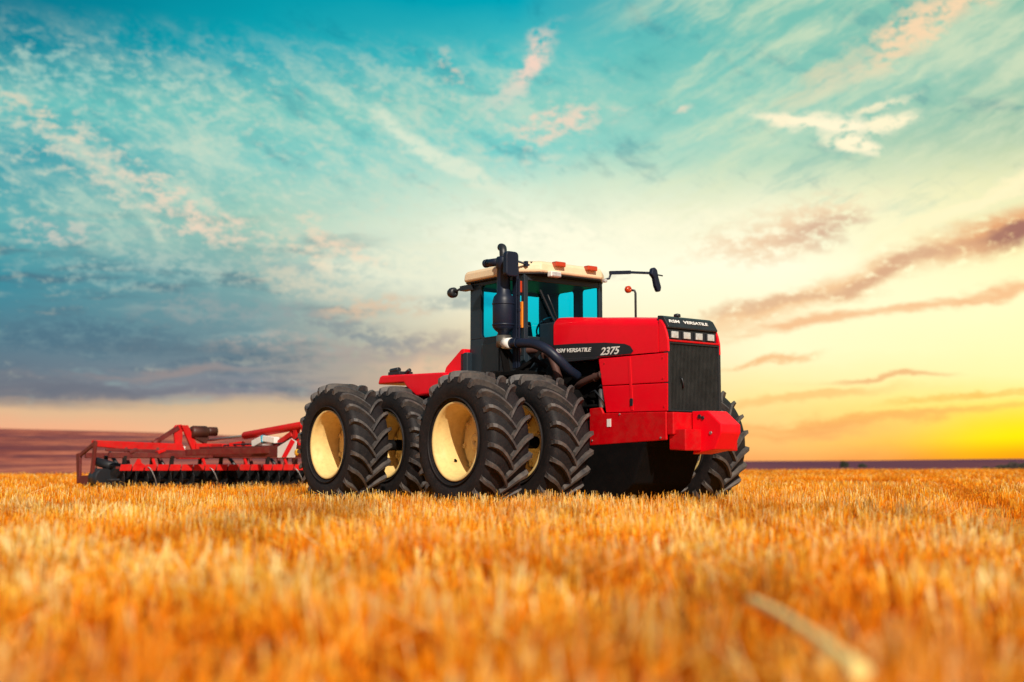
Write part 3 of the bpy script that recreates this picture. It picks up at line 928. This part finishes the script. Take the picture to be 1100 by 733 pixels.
# grille
mb = MB(); mb.box((2.05, -.49, 1.375), (2.16, .49, 2.316)); gr = mb.build('grille', 'grille', trac)
mb = MB()
for k in range(36):
    y = -.465 + k * .93 / 35
    mb.box((2.161, y - .0045, 1.40), (2.185, y + .0045, 2.30))
mb.build('grille_bars', 'grille', gr)
mb = MB()
for s in (-1, 1): mb.box((2.12, s * .468, 1.376), (2.20, s * .515, 2.316))
mb.box((2.12, -.468, 1.376), (2.2, .468, 1.398)); mb.box((2.12, -.468, 2.292), (2.2, .468, 2.315))
mb.build('grille_frame', 'black', gr, .004)
mb = MB(); mb.tube([(2.19, -.27, 1.83), (2.21, -.27, 1.82), (2.215, -.25, 1.76), (2.2, -.24, 1.70)], .014, 8); mb.build('grille_latch', 'black', gr)

# decal band along the hood side
for s in (-1, 1):
    yy = s * (HW + .002)
    mb = MB()
    mb.prism([(-.19, 2.225), (-.19, 2.445), (.35, 2.428), (.96, 2.392), (1.36, 2.345), (1.47, 2.305), (1.53, 2.235), (1.49, 2.20), (1.15, 2.196), (.76, 2.203), (.03, 2.222)], yy, yy + s * .006)
    dec = mb.build('decal_band', 'black', trac)
    mb = MB(); mb.prism([(-.19, 2.170), (-.19, 2.222), (.03, 2.219), (.76, 2.200), (.86, 2.185), (.80, 2.165)], yy, yy + s * .03); mb.build('hood_trim', 'black', trac, .006)
    if s < 0:
        f1 = frame4((-.15, yy - .0075, 2.325), (1, 0, -.045), (0.045, 0, 1))
        text('lettering', 'RSM VERSATILE', 'white', dec, f1, .082, .25, sx=1.42)
        f2 = frame4((.85, yy - .0075, 2.222), (1, 0, -.02), (0.02, 0, 1))
        text('lettering', '2375', 'white', dec, f2, .150, .3, sx=1.28)
    else:
        f1 = frame4((.80, yy + .0075, 2.29), (-1, 0, .045), (0.045, 0, 1))
        text('lettering', 'RSM VERSATILE', 'white', dec, f1, .082, .25, sx=1.42)
        f2 = frame4((1.32, yy + .0075, 2.222), (-1, 0, .02), (0.02, 0, 1))
        text('lettering', '2375', 'white', dec, f2, .150, .3, sx=1.28)

# lower side panels, two pressings with a gap and a crease
for s in (-1, 1):
    ya, yb = s * (HW - .03), s * HW
    mb = MB()
    mb.prism([(.80, 2.172), (.875, 1.782), (2.192, 1.765), (2.198, 2.165)], ya, yb)
    mb.build('side_panel', 'red', trac, .010)
    mb = MB()
    mb.prism([(.877, 1.772), (.955, 1.392), (2.186, 1.376), (2.192, 1.755)], ya, yb)
    lp = mb.build('side_panel', 'red', trac, .010)
    mb = MB(); mb.prism([(1.42, 2.15), (1.47, 2.15), (1.52, 1.41), (1.47, 1.41)], yb, yb + s * .006); mb.build('crease', 'red', lp, .005)
    mb = MB(); mb.box((1.455, min(yb, yb + s * .012), 1.47), (1.515, max(yb, yb + s * .012), 1.575)); mb.build('latch', 'black', lp, .006)

# hood fasteners and hinge on the visible seam
for s in (-1, 1):
    for bx, bz in ((.93, 2.10), (2.10, 2.10), (2.10, 1.82), (2.12, 1.44)):
        mb = MB(); mb.tube([(bx, s * (HW - .002), bz), (bx, s * (HW + .008), bz)], .012, 8); mb.build('bolt', 'shaded_red', trac)
# main side frame
for s in (-1, 1):
    mb = MB()
    mb.prism([(.66, 1.46), (.66, .93), (2.20, .99), (2.20, 1.368), (.955, 1.385), (.90, 1.47)], s * .535, s * .575)
    fr_ = mb.build('side_frame', 'shaded_red', trac, .012)
    mb = MB(); mb.box((1.04, s * .576 if s > 0 else -.582, 1.19), (1.12, .582 if s > 0 else -.576, 1.30)); mb.build('sticker', 'white', fr_)
    for bx, bz in ((1.3, 1.36), (2.1, 1.02), (.72, 1.0)):
        mb = MB(); mb.tube([(bx, s * .57, bz), (bx, s * .585, bz)], .014, 8); mb.build('bolt', 'steel', fr_)

# bumper: cross block and the heavy weight carrier in the middle
mb = MB()
mb.box((2.20, -.56, 1.06), (2.32, .56, 1.36))
mb.prism([(2.20, 1.055), (2.20, .86), (2.50, .845), (2.50, 1.13), (2.32, 1.13), (2.32, 1.06)], -.52, .50)
mb.build('front_crossmember', 'shaded_red', trac, .014)
mb = MB()
prof = [(2.34, 1.375), (2.62, 1.375), (2.86, 1.19), (2.86, 1.08), (2.74, .86), (2.34, .80), (2.40, 1.0), (2.34, 1.12)]
mb.prism(prof, -.22, .16)
bp_ = mb.build('weight_carrier', 'red', trac, .012)
mb = MB(); mb.tube([(2.48, -.232, 1.30), (2.48, -.215, 1.30)], .03, 12); mb.tube([(2.54, -.232, 1.28), (2.54, -.215, 1.28)], .026, 12)
mb.build('pin_hole', 'black', bp_)
mb = MB(); mb.tube([(2.68, -.235, 1.08), (2.68, -.215, 1.08)], .022, 10); mb.build('pin', 'steel', bp_)

# --- cab
CX0, CX1, CY, CZ0, CZ1 = -1.95, -.56, .80, 1.98, 3.545
g = .05
mb = MB()
mb.box((CX0, -CY, CZ0), (CX1, CY, CZ0 + .10))                                 # floor
for s in (-1, 1):
    y0, y1 = sorted((s * CY, s * (CY - .05)))
    # lower wall (leaves the door opening to the glass)
    mb.box((CX0 + .002, y0, CZ0 + .1), (-1.11, y1, 2.64))
    mb.box((-1.11, y0, CZ0 + .1), (CX1 - .052, y1, 2.30))
    mb.box((CX0 + .002, y0, 2.64), (-1.67, y1, CZ1 - .045))                    # rear quarter
    mb.box((-1.19, y0, 2.64), (-1.05, y1, CZ1 - .045))                          # pillar
    mb.box((CX0 + .002, y0, CZ1 - .045), (CX1 - .052, y1, CZ1))                 # header
    ya, yb = sorted((s * CY, s * (CY - .08)))
    mb.box((CX1 - .05, ya, CZ0 + .1), (CX1, yb, CZ1))                          # front post
mb.box((CX0, -CY + .052, CZ0 + .1), (CX0 + .05, CY - .052, 2.70))              # rear wall
mb.box((CX0, -CY + .052, CZ1 - .10), (CX0 + .05, CY - .052, CZ1))
for y in (-.745, .615): mb.box((CX0, y, 2.70), (CX0 + .05, y + .13, CZ1 - .10))
mb.box((CX1 - .048, -CY + .082, CZ0 + .1), (CX1 - .002, CY - .082, 2.60))      # front wall
mb.box((CX1 - .048, -CY + .082, CZ1 - .09), (CX1 - .002, CY - .082, CZ1))
mb.box((CX0 + .052, -CY + .052, CZ1 - .06), (CX1 - .052, CY - .052, CZ1 - .002))   # ceiling
cabo = mb.build('cab', 'slate', trac, .008)


def rounded(x0, x1, z0, z1, r=.06, n=4):
    pts = []
    for cx, cz, a0 in ((x1 - r, z1 - r, 0), (x0 + r, z1 - r, PI / 2), (x0 + r, z0 + r, PI), (x1 - r, z0 + r, 1.5 * PI)):
        for k in range(n + 1):
            a_ = a0 + k * PI / 2 / n
            pts.append((cx + r * math.cos(a_), cz + r * math.sin(a_)))
    return pts


def pane(name, poly, axis, at_):
    mb = MB()
    mb.bm.faces.new([mb.bm.verts.new({'y': (p[0], at_, p[1]), 'x': (at_, p[0], p[1])}[axis]) for p in poly])
    return mb.build(name, 'glass', cabo)


def gasket(poly, axis, a, b, inner=.03):
    """ring between the opening and the rounded glass edge"""
    cx = sum(p[0] for p in poly) / len(poly); cz = sum(p[1] for p in poly) / len(poly)
    mb = MB()
    n = len(poly)
    outp = [(cx + (p[0] - cx) + math.copysign(inner, p[0] - cx), cz + (p[1] - cz) + math.copysign(inner, p[1] - cz)) for p in poly]
    def P3(p, t_): return (p[0], t_, p[1]) if axis == 'y' else (t_, p[0], p[1])
    A_ = [[mb.bm.verts.new(P3(p, t_)) for p in pp] for pp, t_ in ((poly, a), (poly, b), (outp, b), (outp, a))]
    for i_ in range(n):
        j_ = (i_ + 1) % n
        for u_, v_ in ((0, 1), (1, 2), (2, 3), (3, 0)):
            mb.bm.faces.new((A_[u_][i_], A_[u_][j_], A_[v_][j_], A_[v_][i_]))
    return mb.build('window_seal', 'black', cabo)


for s in (-1, 1):
    yy = s * (CY - .02)
    q1 = rounded(-1.67, -1.19, 2.64, 3.50, .07); q2 = rounded(-1.05, -.61, 2.30, 3.50, .05)
    pane('side_window', q1, 'y', yy); pane('door_window', q2, 'y', yy)
    for q_ in (q1, q2):
        a_, b_ = sorted((s * (CY + .004), s * (CY - .056)))
        qi = [(p[0] * .94 + .06 * sum(u[0] for u in q_) / len(q_), p[1] * .97 + .03 * sum(u[1] for u in q_) / len(q_)) for p in q_]
        gasket(qi, 'y', a_, b_, .022)
pane('rear_window', rounded(-.63, .63, 2.70, 3.445, .08), 'x', CX0 + .025)
pane('windshield', rounded(-.72, .72, 2.60, 3.46, .03), 'x', CX1 - .02)
# lighter lower corner panel of the cab side
mb = MB(); mb.box((-1.62, -CY - .014, 2.10), (-1.18, -CY - .002, 2.55)); mb.build('access_panel', pbr('grey slate panel', (.03, .055, .068), .45), cabo, .006)
mb = MB(); mb.tube([(-.60, -.86, 2.45), (-.60, -.88, 2.5), (-.60, -.88, 3.1), (-.60, -.86, 3.15)], .016, 8); mb.build('grab_rail', 'black', cabo)
# wiper
mb = MB(); mb.tube([(CX1 + .02, -.05, 2.62), (CX1 + .035, -.28, 3.1), (CX1 + .03, -.36, 3.26)], .012, 6); mb.beam((CX1 + .018, -.18, 2.80), (CX1 + .018, -.5, 3.32), .012, .03); mb.build('wiper', 'black', cabo)
# inside
mb = MB()
mb.box((-1.62, -.26, 2.30), (-1.14, .26, 2.44)); mb.beam((-1.60, 0, 2.40), (-1.72, 0, 2.98), .46, .12, up=(1, 0, 0)); mb.beam((-1.73, 0, 3.0), (-1.76, 0, 3.2), .26, .09, up=(1, 0, 0)); mb.box((-1.5, -.12, 2.08), (-1.2, .12, 2.30))
mb.build('driver_seat', 'seat', cabo, .03)
mb = MB(); mb.beam((-.82, 0, 2.1), (-.95, 0, 2.74), .10, .10); mb.box((-.78, -.4, 2.5), (-.62, .4, 2.66))
mb.build('dashboard', 'black', cabo, .01)
mb = MB()
ring = [(-.98 + .20 * math.cos(k * PI / 12) * .5, .20 * math.sin(k * PI / 12), 2.80 + .20 * math.cos(k * PI / 12) * .8) for k in range(25)]
mb.tube(ring, .015, 8, caps=False); mb.build('steering_wheel', 'black', cabo)
mb = MB(); mb.box((-1.3, -.62, 2.2), (-1.0, -.34, 2.62)); mb.beam((-1.05, -.45, 2.6), (-.98, -.45, 2.86), .05, .05); mb.build('control_console', 'black', cabo, .02)

# roof
mb = MB()
rp = [(-2.14, -.72), (-2.14, .72), (-1.98, .90), (-.62, .90), (-.36, .62), (-.36, -.62), (-.62, -.90), (-1.98, -.90)]


def ring_at(z, k, dx=0.):
    return [(-1.25 + (x + 1.25) * k + dx, y * k, z) for x, y in rp]


levels = [ring_at(3.565, .985), ring_at(3.60, 1.0), ring_at(3.69, .99), ring_at(3.735, .96), ring_at(3.76, .85), ring_at(3.775, .55)]
rr_ = [[mb.bm.verts.new(p) for p in L_] for L_ in levels]
for a_, b_ in zip(rr_[:-1], rr_[1:]):
    for i_ in range(8):
        mb.bm.faces.new((a_[i_], a_[(i_ + 1) % 8], b_[(i_ + 1) % 8], b_[i_]))
mb.bm.faces.new(rr_[0][::-1]); mb.bm.faces.new(rr_[-1])
roof = mb.build('roof', 'cream', trac, .02, 3)
mb = MB(); mb.prism([(x * .985 - .02, y * .97) for x, y in rp], 3.546, 3.564, 'z'); mb.build('roof_skirt', 'black', trac, .006)
for y in (-.29, .36):
    mb = MB(); mb.box((-.40, y - .10, 3.672), (-.29, y + .10, 3.748)); mb.build('marker_light', 'amber', roof, .014)
mb = MB(); mb.box((-.37, -.50, 3.50), (-.27, -.30, 3.585)); wl = mb.build('work_light', 'white', trac, .014)
mb = MB(); mb.box((-.268, -.485, 3.515), (-.262, -.315, 3.572)); mb.build('lens', 'lamp', wl)
mb = MB(); mb.box((-.44, .68, 3.53), (-.37, .74, 3.59)); mb.build('work_light', 'lamp', trac, .012)
# side marker at the right front post
mb = MB(); mb.box((-.68, -.86, 3.26), (-.60, -.80, 3.44)); mb.box((-.645, -.90, 3.29), (-.605, -.862, 3.42)); mb.build('turn_signal', 'amber', trac, .01)
mb = MB(); mb.box((-.615, -.832, 2.72), (-.575, -.802, 3.12)); mb.build('reflector_strip', 'orange', trac, .004)
# rear right work lamp on a bracket
mb = MB(); mb.lathe([(.01, -.05), (.07, -.05), (.085, -.01), (.085, .05), (.06, .08), (.01, .08)], 20, 'x', (-2.28, -.92, 3.43)); mb.tube([(-2.22, -.92, 3.43), (-2.08, -.86, 3.50)], .02, 8); mb.box((-2.1, -.9, 3.44), (-1.85, -.78, 3.52))
mb.build('rear_work_light', 'black', trac)
# left mirror on its long arm
mb = MB(); mb.tube([(-.42, .72, 3.58), (-.40, .80, 3.60), (-.38, .82, 3.68)], .018, 8); mb.beam((-.38, .80, 3.69), (-.36, 1.22, 3.735), .045, .055); mb.beam((-.36, 1.20, 3.733), (-.35, 1.68, 3.765), .032, .038); mb.tube([(-.35, 1.66, 3.76), (-.33, 1.92, 3.74)], .012, 8)
mar = mb.build('mirror_arm', 'navy', trac)
mb = MB(); mb.prism([(1.66, 3.84), (1.72, 3.86), (1.77, 3.82), (1.80, 3.70), (1.86, 3.54), (1.84, 3.47), (1.78, 3.46), (1.73, 3.55), (1.70, 3.68), (1.63, 3.74)], -.37, -.29, 'x')
mb.build('mirror', 'navy', mar, .02)
# right mirror by the exhaust, arm back to the roof corner
mb = MB(); mb.tube([(-.46, -.60, 3.60), (-.50, -.72, 3.67), (-.52, -.98, 3.72)], .016, 8)
for q in (-.7, -.8): mb.box((-.54, q - .025, 3.65), (-.48, q + .02, 3.73))
mar = mb.build('mirror_arm', 'navy', trac)
mb = MB(); mb.prism(rounded(-1.24, -1.0, 3.46, 3.84, .06), -.52, -.43, 'x'); mb.build('mirror', 'navy', mar, .02)

# exhaust: muffler, stack, rain cap
EX, EY = -.745, -1.05
mb = MB()
mb.lathe([(.02, 2.46), (.075, 2.46), (.08, 2.64), (.13, 2.68), (.165, 2.72), (.168, 3.12), (.15, 3.19), (.105, 3.24), (.10, 3.62), (.115, 3.63), (.115, 3.78), (.10, 3.80), (.02, 3.80)], 32, 'z', (EX, EY, 0))
for z in (2.76, 3.08): mb.lathe([(.167, z - .015), (.174, z - .012), (.174, z + .012), (.167, z + .015)], 32, 'z', (EX, EY, 0))
exo = mb.build('exhaust_stack', 'navy', trac)
mb = MB(); mb.tube(smooth_curve([(EX, EY, 3.76), (EX - .01, EY, 3.88), (EX - .05, EY + .02, 3.95), (EX - .11, EY + .03, 3.97)]), .06, 14)
mb.build('exhaust_tip', 'black', exo)
mb = MB(); mb.tube([(EX - .05, EY - .05, 3.73), (EX - .34, EY - .06, 3.74)], [.06, .062], 14); mb.lathe([(.02, -.03), (.065, -.03), (.065, .03), (.02, .03)], 18, 'x', (EX - .35, EY - .06, 3.74))
mb.build('air_intake', 'navy', exo)
mb = MB(); mb.lathe([(.02, 2.42), (.11, 2.42), (.11, 2.60), (.02, 2.60)], 24, 'z', (EX, EY, 0)); mb.build('clamp', pbr('grey brown metal', (.11, .10, .085), .4, .5, var=.3), exo)
mb = MB(); mb.tube([(EX + .04, EY - .02, 2.475), (EX + .22, EY - .02, 2.465)], .082, 20); mb.build('pipe_sleeve', 'white', exo)
mb = MB(); mb.tube(smooth_curve([(EX + .20, EY - .02, 2.465), (EX + .42, EY + .02, 2.455), (EX + .64, EY + .08, 2.43), (EX + .86, EY + .15, 2.33), (EX + .98, EY + .24, 2.20), (EX + 1.02, EY + .42, 2.04), (EX + 1.02, EY + .6, 1.95)]), .072, 18)
for x in (.24, .36): mb.lathe([(.071, -.012), (.080, -.008), (.080, .008), (.071, .012)], 20, 'x', (EX + x, EY - .01, 2.463))
mb.build('exhaust_pipe', 'navy', exo)
mb = MB()
mb.beam((EX, EY, 2.44), (EX + .12, -.8, 2.05), .10, .06); mb.beam((EX - .02, EY, 2.42), (EX + .1, EY, 2.0), .12, .04); mb.box((EX - .12, -1.12, 1.98), (EX + .5, -.62, 2.04))
mb.beam((EX + .3, -.9, 2.0), (EX + .45, -.7, 2.36), .07, .05); mb.tube([(EX + .2, -.95, 2.05), (EX + .5, -.85, 2.22), (EX + .6, -.7, 2.1)], .04, 8)
mb.build('exhaust_bracket', 'engine', exo, .006)
# dark radiator screen / grab frame between exhaust and post
mb = MB(); mb.beam((-.60, -.93, 2.1), (-.60, -.93, 3.62), .05, .10); mb.beam((-.52, -.93, 2.1), (-.52, -.93, 3.45), .03, .03)
for z in (2.7, 2.95, 3.2): mb.box((-.62, -.95, z), (-.5, -.91, z + .05))
mb.build('exhaust_guard', 'navy', trac, .004)

# indicator post on the left fender
mb = MB(); mb.tube([(.2, .80, 2.0), (.2, .80, 3.30), (.19, .79, 3.34), (.15, .76, 3.35)], .018, 8); mb.box((-.1, .66, 1.98), (.5, 1.3, 2.02)); ip = mb.build('indicator_post', 'black', trac)
mb = MB(); mb.lathe([(.01, -.04), (.04, -.04), (.055, -.02), (.055, .025), (.035, .045), (.01, .045)], 18, 'x', (.12, .72, 3.36)); mb.build('indicator_light', 'amber', ip)

# drawbar and hoses at the rear
mb = MB(); mb.beam((-3.9, 0, .62), (-5.0, 0, .60), .12, .08); mb.tube(smooth_curve([(-4.3, .1, 1.5), (-4.6, .15, 1.55), (-5.0, .1, 1.3), (-5.4, .05, 1.1)]), .025, 8); mb.build('drawbar', 'engine', trac)

# ------------------------------------------------------------------ disc harrow
har = empty('disc_harrow', 'wide red disc harrow with dark discs hitched behind the tractor', 'disc harrow', (TX, TY, 0), ROOT_RZ)
# tongue
mb = MB()
mb.beam((-13.9, 0, .95), (-8.6, 0, .93), .26, .24)
mb.beam((-8.6, 0, .90), (-5.1, 0, .66), .2, .16)
mb.beam((-12.7, -.9, .92), (-10.2, -.08, .96), .12, .14); mb.beam((-12.7, .9, .92), (-10.2, .08, .96), .12, .14)
mb.build('tongue', 'impl_dark', har, .012)
mb = MB()
mb.beam((-13.9, -.2, 1.08), (-13.9, .55, 1.08), .2, .14); mb.beam((-13.2, .0, 1.06), (-12.6, 0, 1.06), .2, .12); mb.beam((-12.2, -.08, 1.06), (-11.9, .1, 1.10), .12, .16)
mb.build('tongue_brace', 'impl_red', har, .01)
# hydraulic ram above the tongue
mb = MB(); mb.tube([(-8.9, 0, 1.47), (-11.65, 0, 1.30)], .085, 14); mb.beam((-8.7, 0, 1.0), (-8.9, 0, 1.5), .12, .12); mb.beam((-9.3, 0, 1.0), (-9.2, 0, 1.42), .1, .14); mb.beam((-10.4, 0, .98), (-9.4, 0, 1.3), .07, .12)
mb.build('ram_cylinder', 'impl_red', har, .01)
mb = MB(); mb.tube([(-11.6, 0, 1.30), (-13.6, 0, 1.22)], .028, 10); mb.build('ram_rod', 'steel', har)
mb = MB()
for k in range(2):
    y0 = -.05 + .1 * k
    mb.tube(smooth_curve([(-13.5, y0, 1.02), (-12.2, y0 * 1.3, 1.10), (-10.8, y0, 1.10), (-9.4, y0, 1.12 + .05 * k), (-8.8, y0 * 1.5, 1.28 - .04 * k), (-8.3, y0, 1.2), (-6.5, y0, 1.15)], 5), .018, 6)
mb.build('hydraulic_hose', 'black', har)
# depth wheels brackets, small rams and the rear packer behind the discs
for y in (-2.0, -.9, .9, 2.0):
    mb = MB(); mb.tube([(-14.55, y, .92), (-14.0, y, .62)], .045, 10); mb.tube([(-14.0, y, .62), (-13.7, y, .46)], .022, 8); mb.build('depth_ram', 'black', har)
for y in (-1.55, -.35, .7, 1.75):
    mb = MB(); mb.beam((-13.1, y, .80), (-12.93, y, .60), .06, .05); mb.build('bar_arm', 'impl_red', har, .006)
for k_, y in enumerate((-2.1, -1.45, .35, 1.05, 1.55)):
    mb = MB(); mb.beam((-13.1, y, .92), (-13.1, y + .18, .99), .16, .07); mb.build('bearing_bracket', 'impl_red' if k_ % 2 else 'impl_dark', har, .01)
# cross frame bars
mb = MB()
for x in (-13.1, -14.6):
    mb.beam((x, -2.55, .86), (x, 2.75, .86), .12, .12)
for y in (-1.3, 0, 1.4):
    mb.beam((-13.1, y, .86), (-14.6, y, .86), .12, .12)
mb.build('cross_frame', 'impl_dark', har, .01)
# wing beams: from the outer end up and over to the mast
mb = MB()
mb.prism([(-2.64, 1.06), (-2.64, 1.20), (-1.2, 1.155), (-.55, 1.14), (-.42, .90), (-1.0, .92)], -13.98, -13.80, 'x')
mb.prism([(2.74, 1.06), (2.74, 1.20), (1.3, 1.155), (.55, 1.14), (.42, .90), (1.0, .92)], -13.98, -13.80, 'x')
mb.build('wing_beam', 'impl_red', har, .014)
for s in (-1, 1):
    mb = MB(); mb.beam((-13.3, s * 2.55, .98), (-13.3, s * .5, .94), .07, .07); mb.build('stay_rail', 'impl_dark', har, .008)
for y in (-1.9, -1.15, 1.15, 1.9):
    mb = MB(); mb.beam((-13.86, y, 1.08), (-13.6, y, .60), .07, .07); mb.build('wing_strut', 'impl_dark', har, .008)
# mast
mb = MB()
mb.prism([(-.60, .80), (-.70, 1.50), (-.64, 1.58), (-.50, 1.60), (-.46, 1.52), (-.50, .80)], -14.06, -13.98, 'x')
mb.prism([(-.55, 1.58), (-.38, 1.58), (.02, .82), (-.18, .82)], -14.06 + .09, -13.88, 'x')
mb.box((-14.0, -.62, .78), (-13.8, .12, .86))
mast = mb.build('mast', 'impl_red', har, .012)
mb = MB(); mb.box((-13.875, -.52, .90), (-13.868, -.45, 1.08)); mb.build('sticker', 'white', mast)
mb = MB(); mb.beam((-14.0, -.58, 1.53), (-14.0, -1.08, 1.20), .08, .10); mb.tube([(-14.0, -1.05, 1.22), (-13.95, -1.2, 1.12)], .07, 10); mb.build('mast_stay', 'impl_dark', mast)
mb = MB()
mb.lathe([(.02, -.25), (.13, -.25), (.15, -.2), (.15, .12), (.12, .16), (.02, .16)], 20, 'y', (-13.9, -.05, 1.42)); mb.lathe([(.02, -.1), (.10, -.1), (.11, -.06), (.11, .12), (.02, .14)], 18, 'y', (-13.9, .22, 1.44)); mb.beam((-13.9, -.2, 1.36), (-13.9, .1, 1.22), .16, .18)
mb.build('hydraulic_valve', pbr('oily dark brown casting', (.055, .012, .006), .5, var=.4), mast)
# end frames
for s, yb in ((-1, -2.70), (1, 2.82)):
    mb = MB()
    y0, y1 = yb - .03, yb + .03
    mb.prism([(-13.47, 1.17), (-13.60, 1.19), (-13.82, .12), (-13.62, .42)], y0, y1)
    mb.prism([(-13.62, .42), (-13.82, .12), (-14.45, .25), (-14.42, .40)], y0, y1)
    mb.prism([(-14.48, .92), (-14.72, .90), (-14.60, .22), (-14.43, .25)], y0, y1)
    mb.beam((-13.60, yb + .002, 1.12), (-14.60, yb + .002, .84), .05, .09)
    mb.build('end_frame', 'impl_dark', har, .01)
# scraper bar: a row of plates
mb = MB(); mb.beam((-12.92, -2.45, .585), (-12.92, 2.75, .585), .05, .05)
sb_ = mb.build('scraper_bar', 'impl_dark', har)
for k in range(18):
    y = -2.38 + k * .285
    mb = MB()
    mb.prism([(y, .515), (y + .255, .515), (y + .285, .655), (y + .03, .655)], -12.895, -12.87, 'x')
    mb.build('scraper_plate', 'impl_red', sb_, .006)
mb = MB(); mb.prism([(-2.05, .65), (-1.98, .78), (-1.92, .78), (-1.88, .65)], -12.9, -12.86, 'x'); mb.beam((-12.88, -1.95, .70), (-12.88, -1.80, .60), .03, .05); mb.build('bar_bracket', 'impl_red', har)
# gangs of discs


def disc_mesh():
    mb = MB()
    prof = [(.02, .035), (.12, .03), (.22, .012), (.305, -.028), (.30, -.034), (.215, .004), (.12, .021), (.02, .026)]
    mb.lathe(prof, 28)
    return mb


proto = None
for gx, sk_, n, y0, dy in ((-13.18, .0, 19, -2.3, .27), (-14.35, .0, 19, -2.35, .27)):
    mb = MB(); mb.tube([(gx, -2.55, .31), (gx, 2.8, .31)], .035, 8)
    for y in (-2.2, -1.1, .1, 1.3, 2.4): mb.beam((gx, y, .33), (gx + .12, y, .85), .08, .06)
    gang = mb.build('disc_gang', 'disc', har)
    for k in range(n):
        if proto is None:
            proto = disc_mesh().build('disc', 'disc', gang); d_ = proto
        else:
            d_ = proto.copy(); C.objects.link(d_); d_.parent = gang
        d_.location = (gx, y0 + k * dy, .31); d_.rotation_euler = (0, 0, R_(14 if gx > -14 else -14))
# a few spring tines
for y, hh in ((-1.75, .60), (-.28, .58), (1.9, .56)):
    mb = MB(); mb.tube(smooth_curve([(-12.86, y, hh), (-12.80, y + .05, hh - .05), (-12.74, y + .14, .32), (-12.78, y + .2, .08)], 4), .011, 6)
    mb.build('spring_tine', 'steel', har)
# left side packer seen through the end frame
mb = MB(); mb.tube([(-13.75, -2.6, .72), (-13.35, -2.1, .55)], .10, 12); mb.tube([(-13.8, -2.55, .35), (-13.4, -2.5, .35)], .22, 14)
mb.build('side_cylinder', 'black', har)
# small things on the frame: manual box, blue ended canister, striped board, reflector
mb = MB(); mb.beam((-11.05, -.05, 1.10), (-10.62, -.05, 1.20), .15, .15, mi=0); mb.beam((-10.62, -.05, 1.20), (-10.55, -.05, 1.215), .155, .155, mi=1); mb.beam((-10.55, -.05, 1.215), (-10.0, -.05, 1.17), .13, .13, mi=0)
mb.box((-10.85, -.08, 1.06), (-10.2, -.02, 1.12), mi=0)
mb.build('canister', ['white', 'blue'], har, .012)
mb = MB(); mb.prism([(-9.57, .80), (-9.57, 1.02), (-8.98, 1.19), (-8.75, 1.12), (-8.82, .80)], -.25, -.235)
wb_ = mb.build('warning_board', 'white', har)
mb = MB(); mb.prism([(-9.38, .803), (-9.16, .803), (-8.80, 1.12), (-8.97, 1.183)], -.256, -.252); mb.build('stripe', 'red', wb_)
mb = MB(); mb.lathe([(.005, -.30), (.07, -.30), (.06, -.34), (.005, -.345)], 18, 'y', (-8.6, 0, .90)); mb.beam((-8.6, -.3, .9), (-8.6, -.1, .9), .03, .03); mb.build('reflector', 'yellow', har)

# ------------------------------------------------------------------ shrubs on the far rise
def shrub(azd, r, hgt, wdt, label):
    x, y = r * math.sin(R_(azd)), r * math.cos(R_(azd))
    z = float(land_height(np.array([x]), np.array([y]))[0])
    root = empty('shrub', label, 'shrub', (x, y, z - .1), 0, 'shrubs far off on the ploughed land')
    mb = MB(); mb.tube([(0, 0, 0), (.05, 0, hgt * .5)], [.12, .06], 6); mb.build('trunk', 'engine', root)
    V = []; n = 700
    mb = MB()
    for _ in range(n):
        a_ = random.uniform(0, 2 * PI); q = random.random() ** .5
        lob = .75 + .25 * math.sin(3 * a_ + azd)
        zz = random.uniform(.15, 1)
        rad = wdt / 2 * q * lob * math.sqrt(max(0, 1 - (zz * 1.7 - .85) ** 2 * .9))
        c_ = Vector((rad * math.cos(a_), rad * math.sin(a_), zz * hgt * (.85 + .15 * math.sin(2 * a_))))
        u = Vector((random.gauss(0, 1), random.gauss(0, 1), random.gauss(0, 1))).normalized(); v = u.orthogonal().normalized(); s_ = .10
        mb.bm.faces.new([mb.bm.verts.new(c_ + u * s_), mb.bm.verts.new(c_ + v * s_ * .6), mb.bm.verts.new(c_ - u * s_), mb.bm.verts.new(c_ - v * s_ * .6)])
    mb.build('crown', 'foliage', root)


shrub(14.95, 175, 1.05, 1.5, 'larger dark round shrub far off on the ploughed land right of the tractor')
shrub(15.75, 180, .65, 1.5, 'smaller low dark shrub far off, just right of the rounder shrub')
# low dark hedge at the right, along the far edge of the stubble
hx, hy = 141 * math.sin(R_(23.4)), 141 * math.cos(R_(23.4))
mb = MB()
for _ in range(3600):
    u_ = random.uniform(-1, 1); top_ = .55 + .22 * math.sin(u_ * 9) + .12 * math.sin(u_ * 31)
    c_ = Vector((u_ * 6.5, random.uniform(-.6, .6), random.uniform(0, 1) * top_ * (1 - .5 * abs(u_) ** 3)))
    u = Vector((random.gauss(0, 1), random.gauss(0, 1), random.gauss(0, 1))).normalized(); v = u.orthogonal().normalized(); s_ = .09
    mb.bm.faces.new([mb.bm.verts.new(c_ + u * s_), mb.bm.verts.new(c_ + v * s_ * .6), mb.bm.verts.new(c_ - u * s_), mb.bm.verts.new(c_ - v * s_ * .6)])
hedge = mb.build('hedge', 'foliage'); hedge.location = (hx, hy, .05); hedge.rotation_euler = (0, 0, R_(-12))
hedge['label'] = 'low dark green hedge along the far field edge at the right'; hedge['category'] = 'hedge'
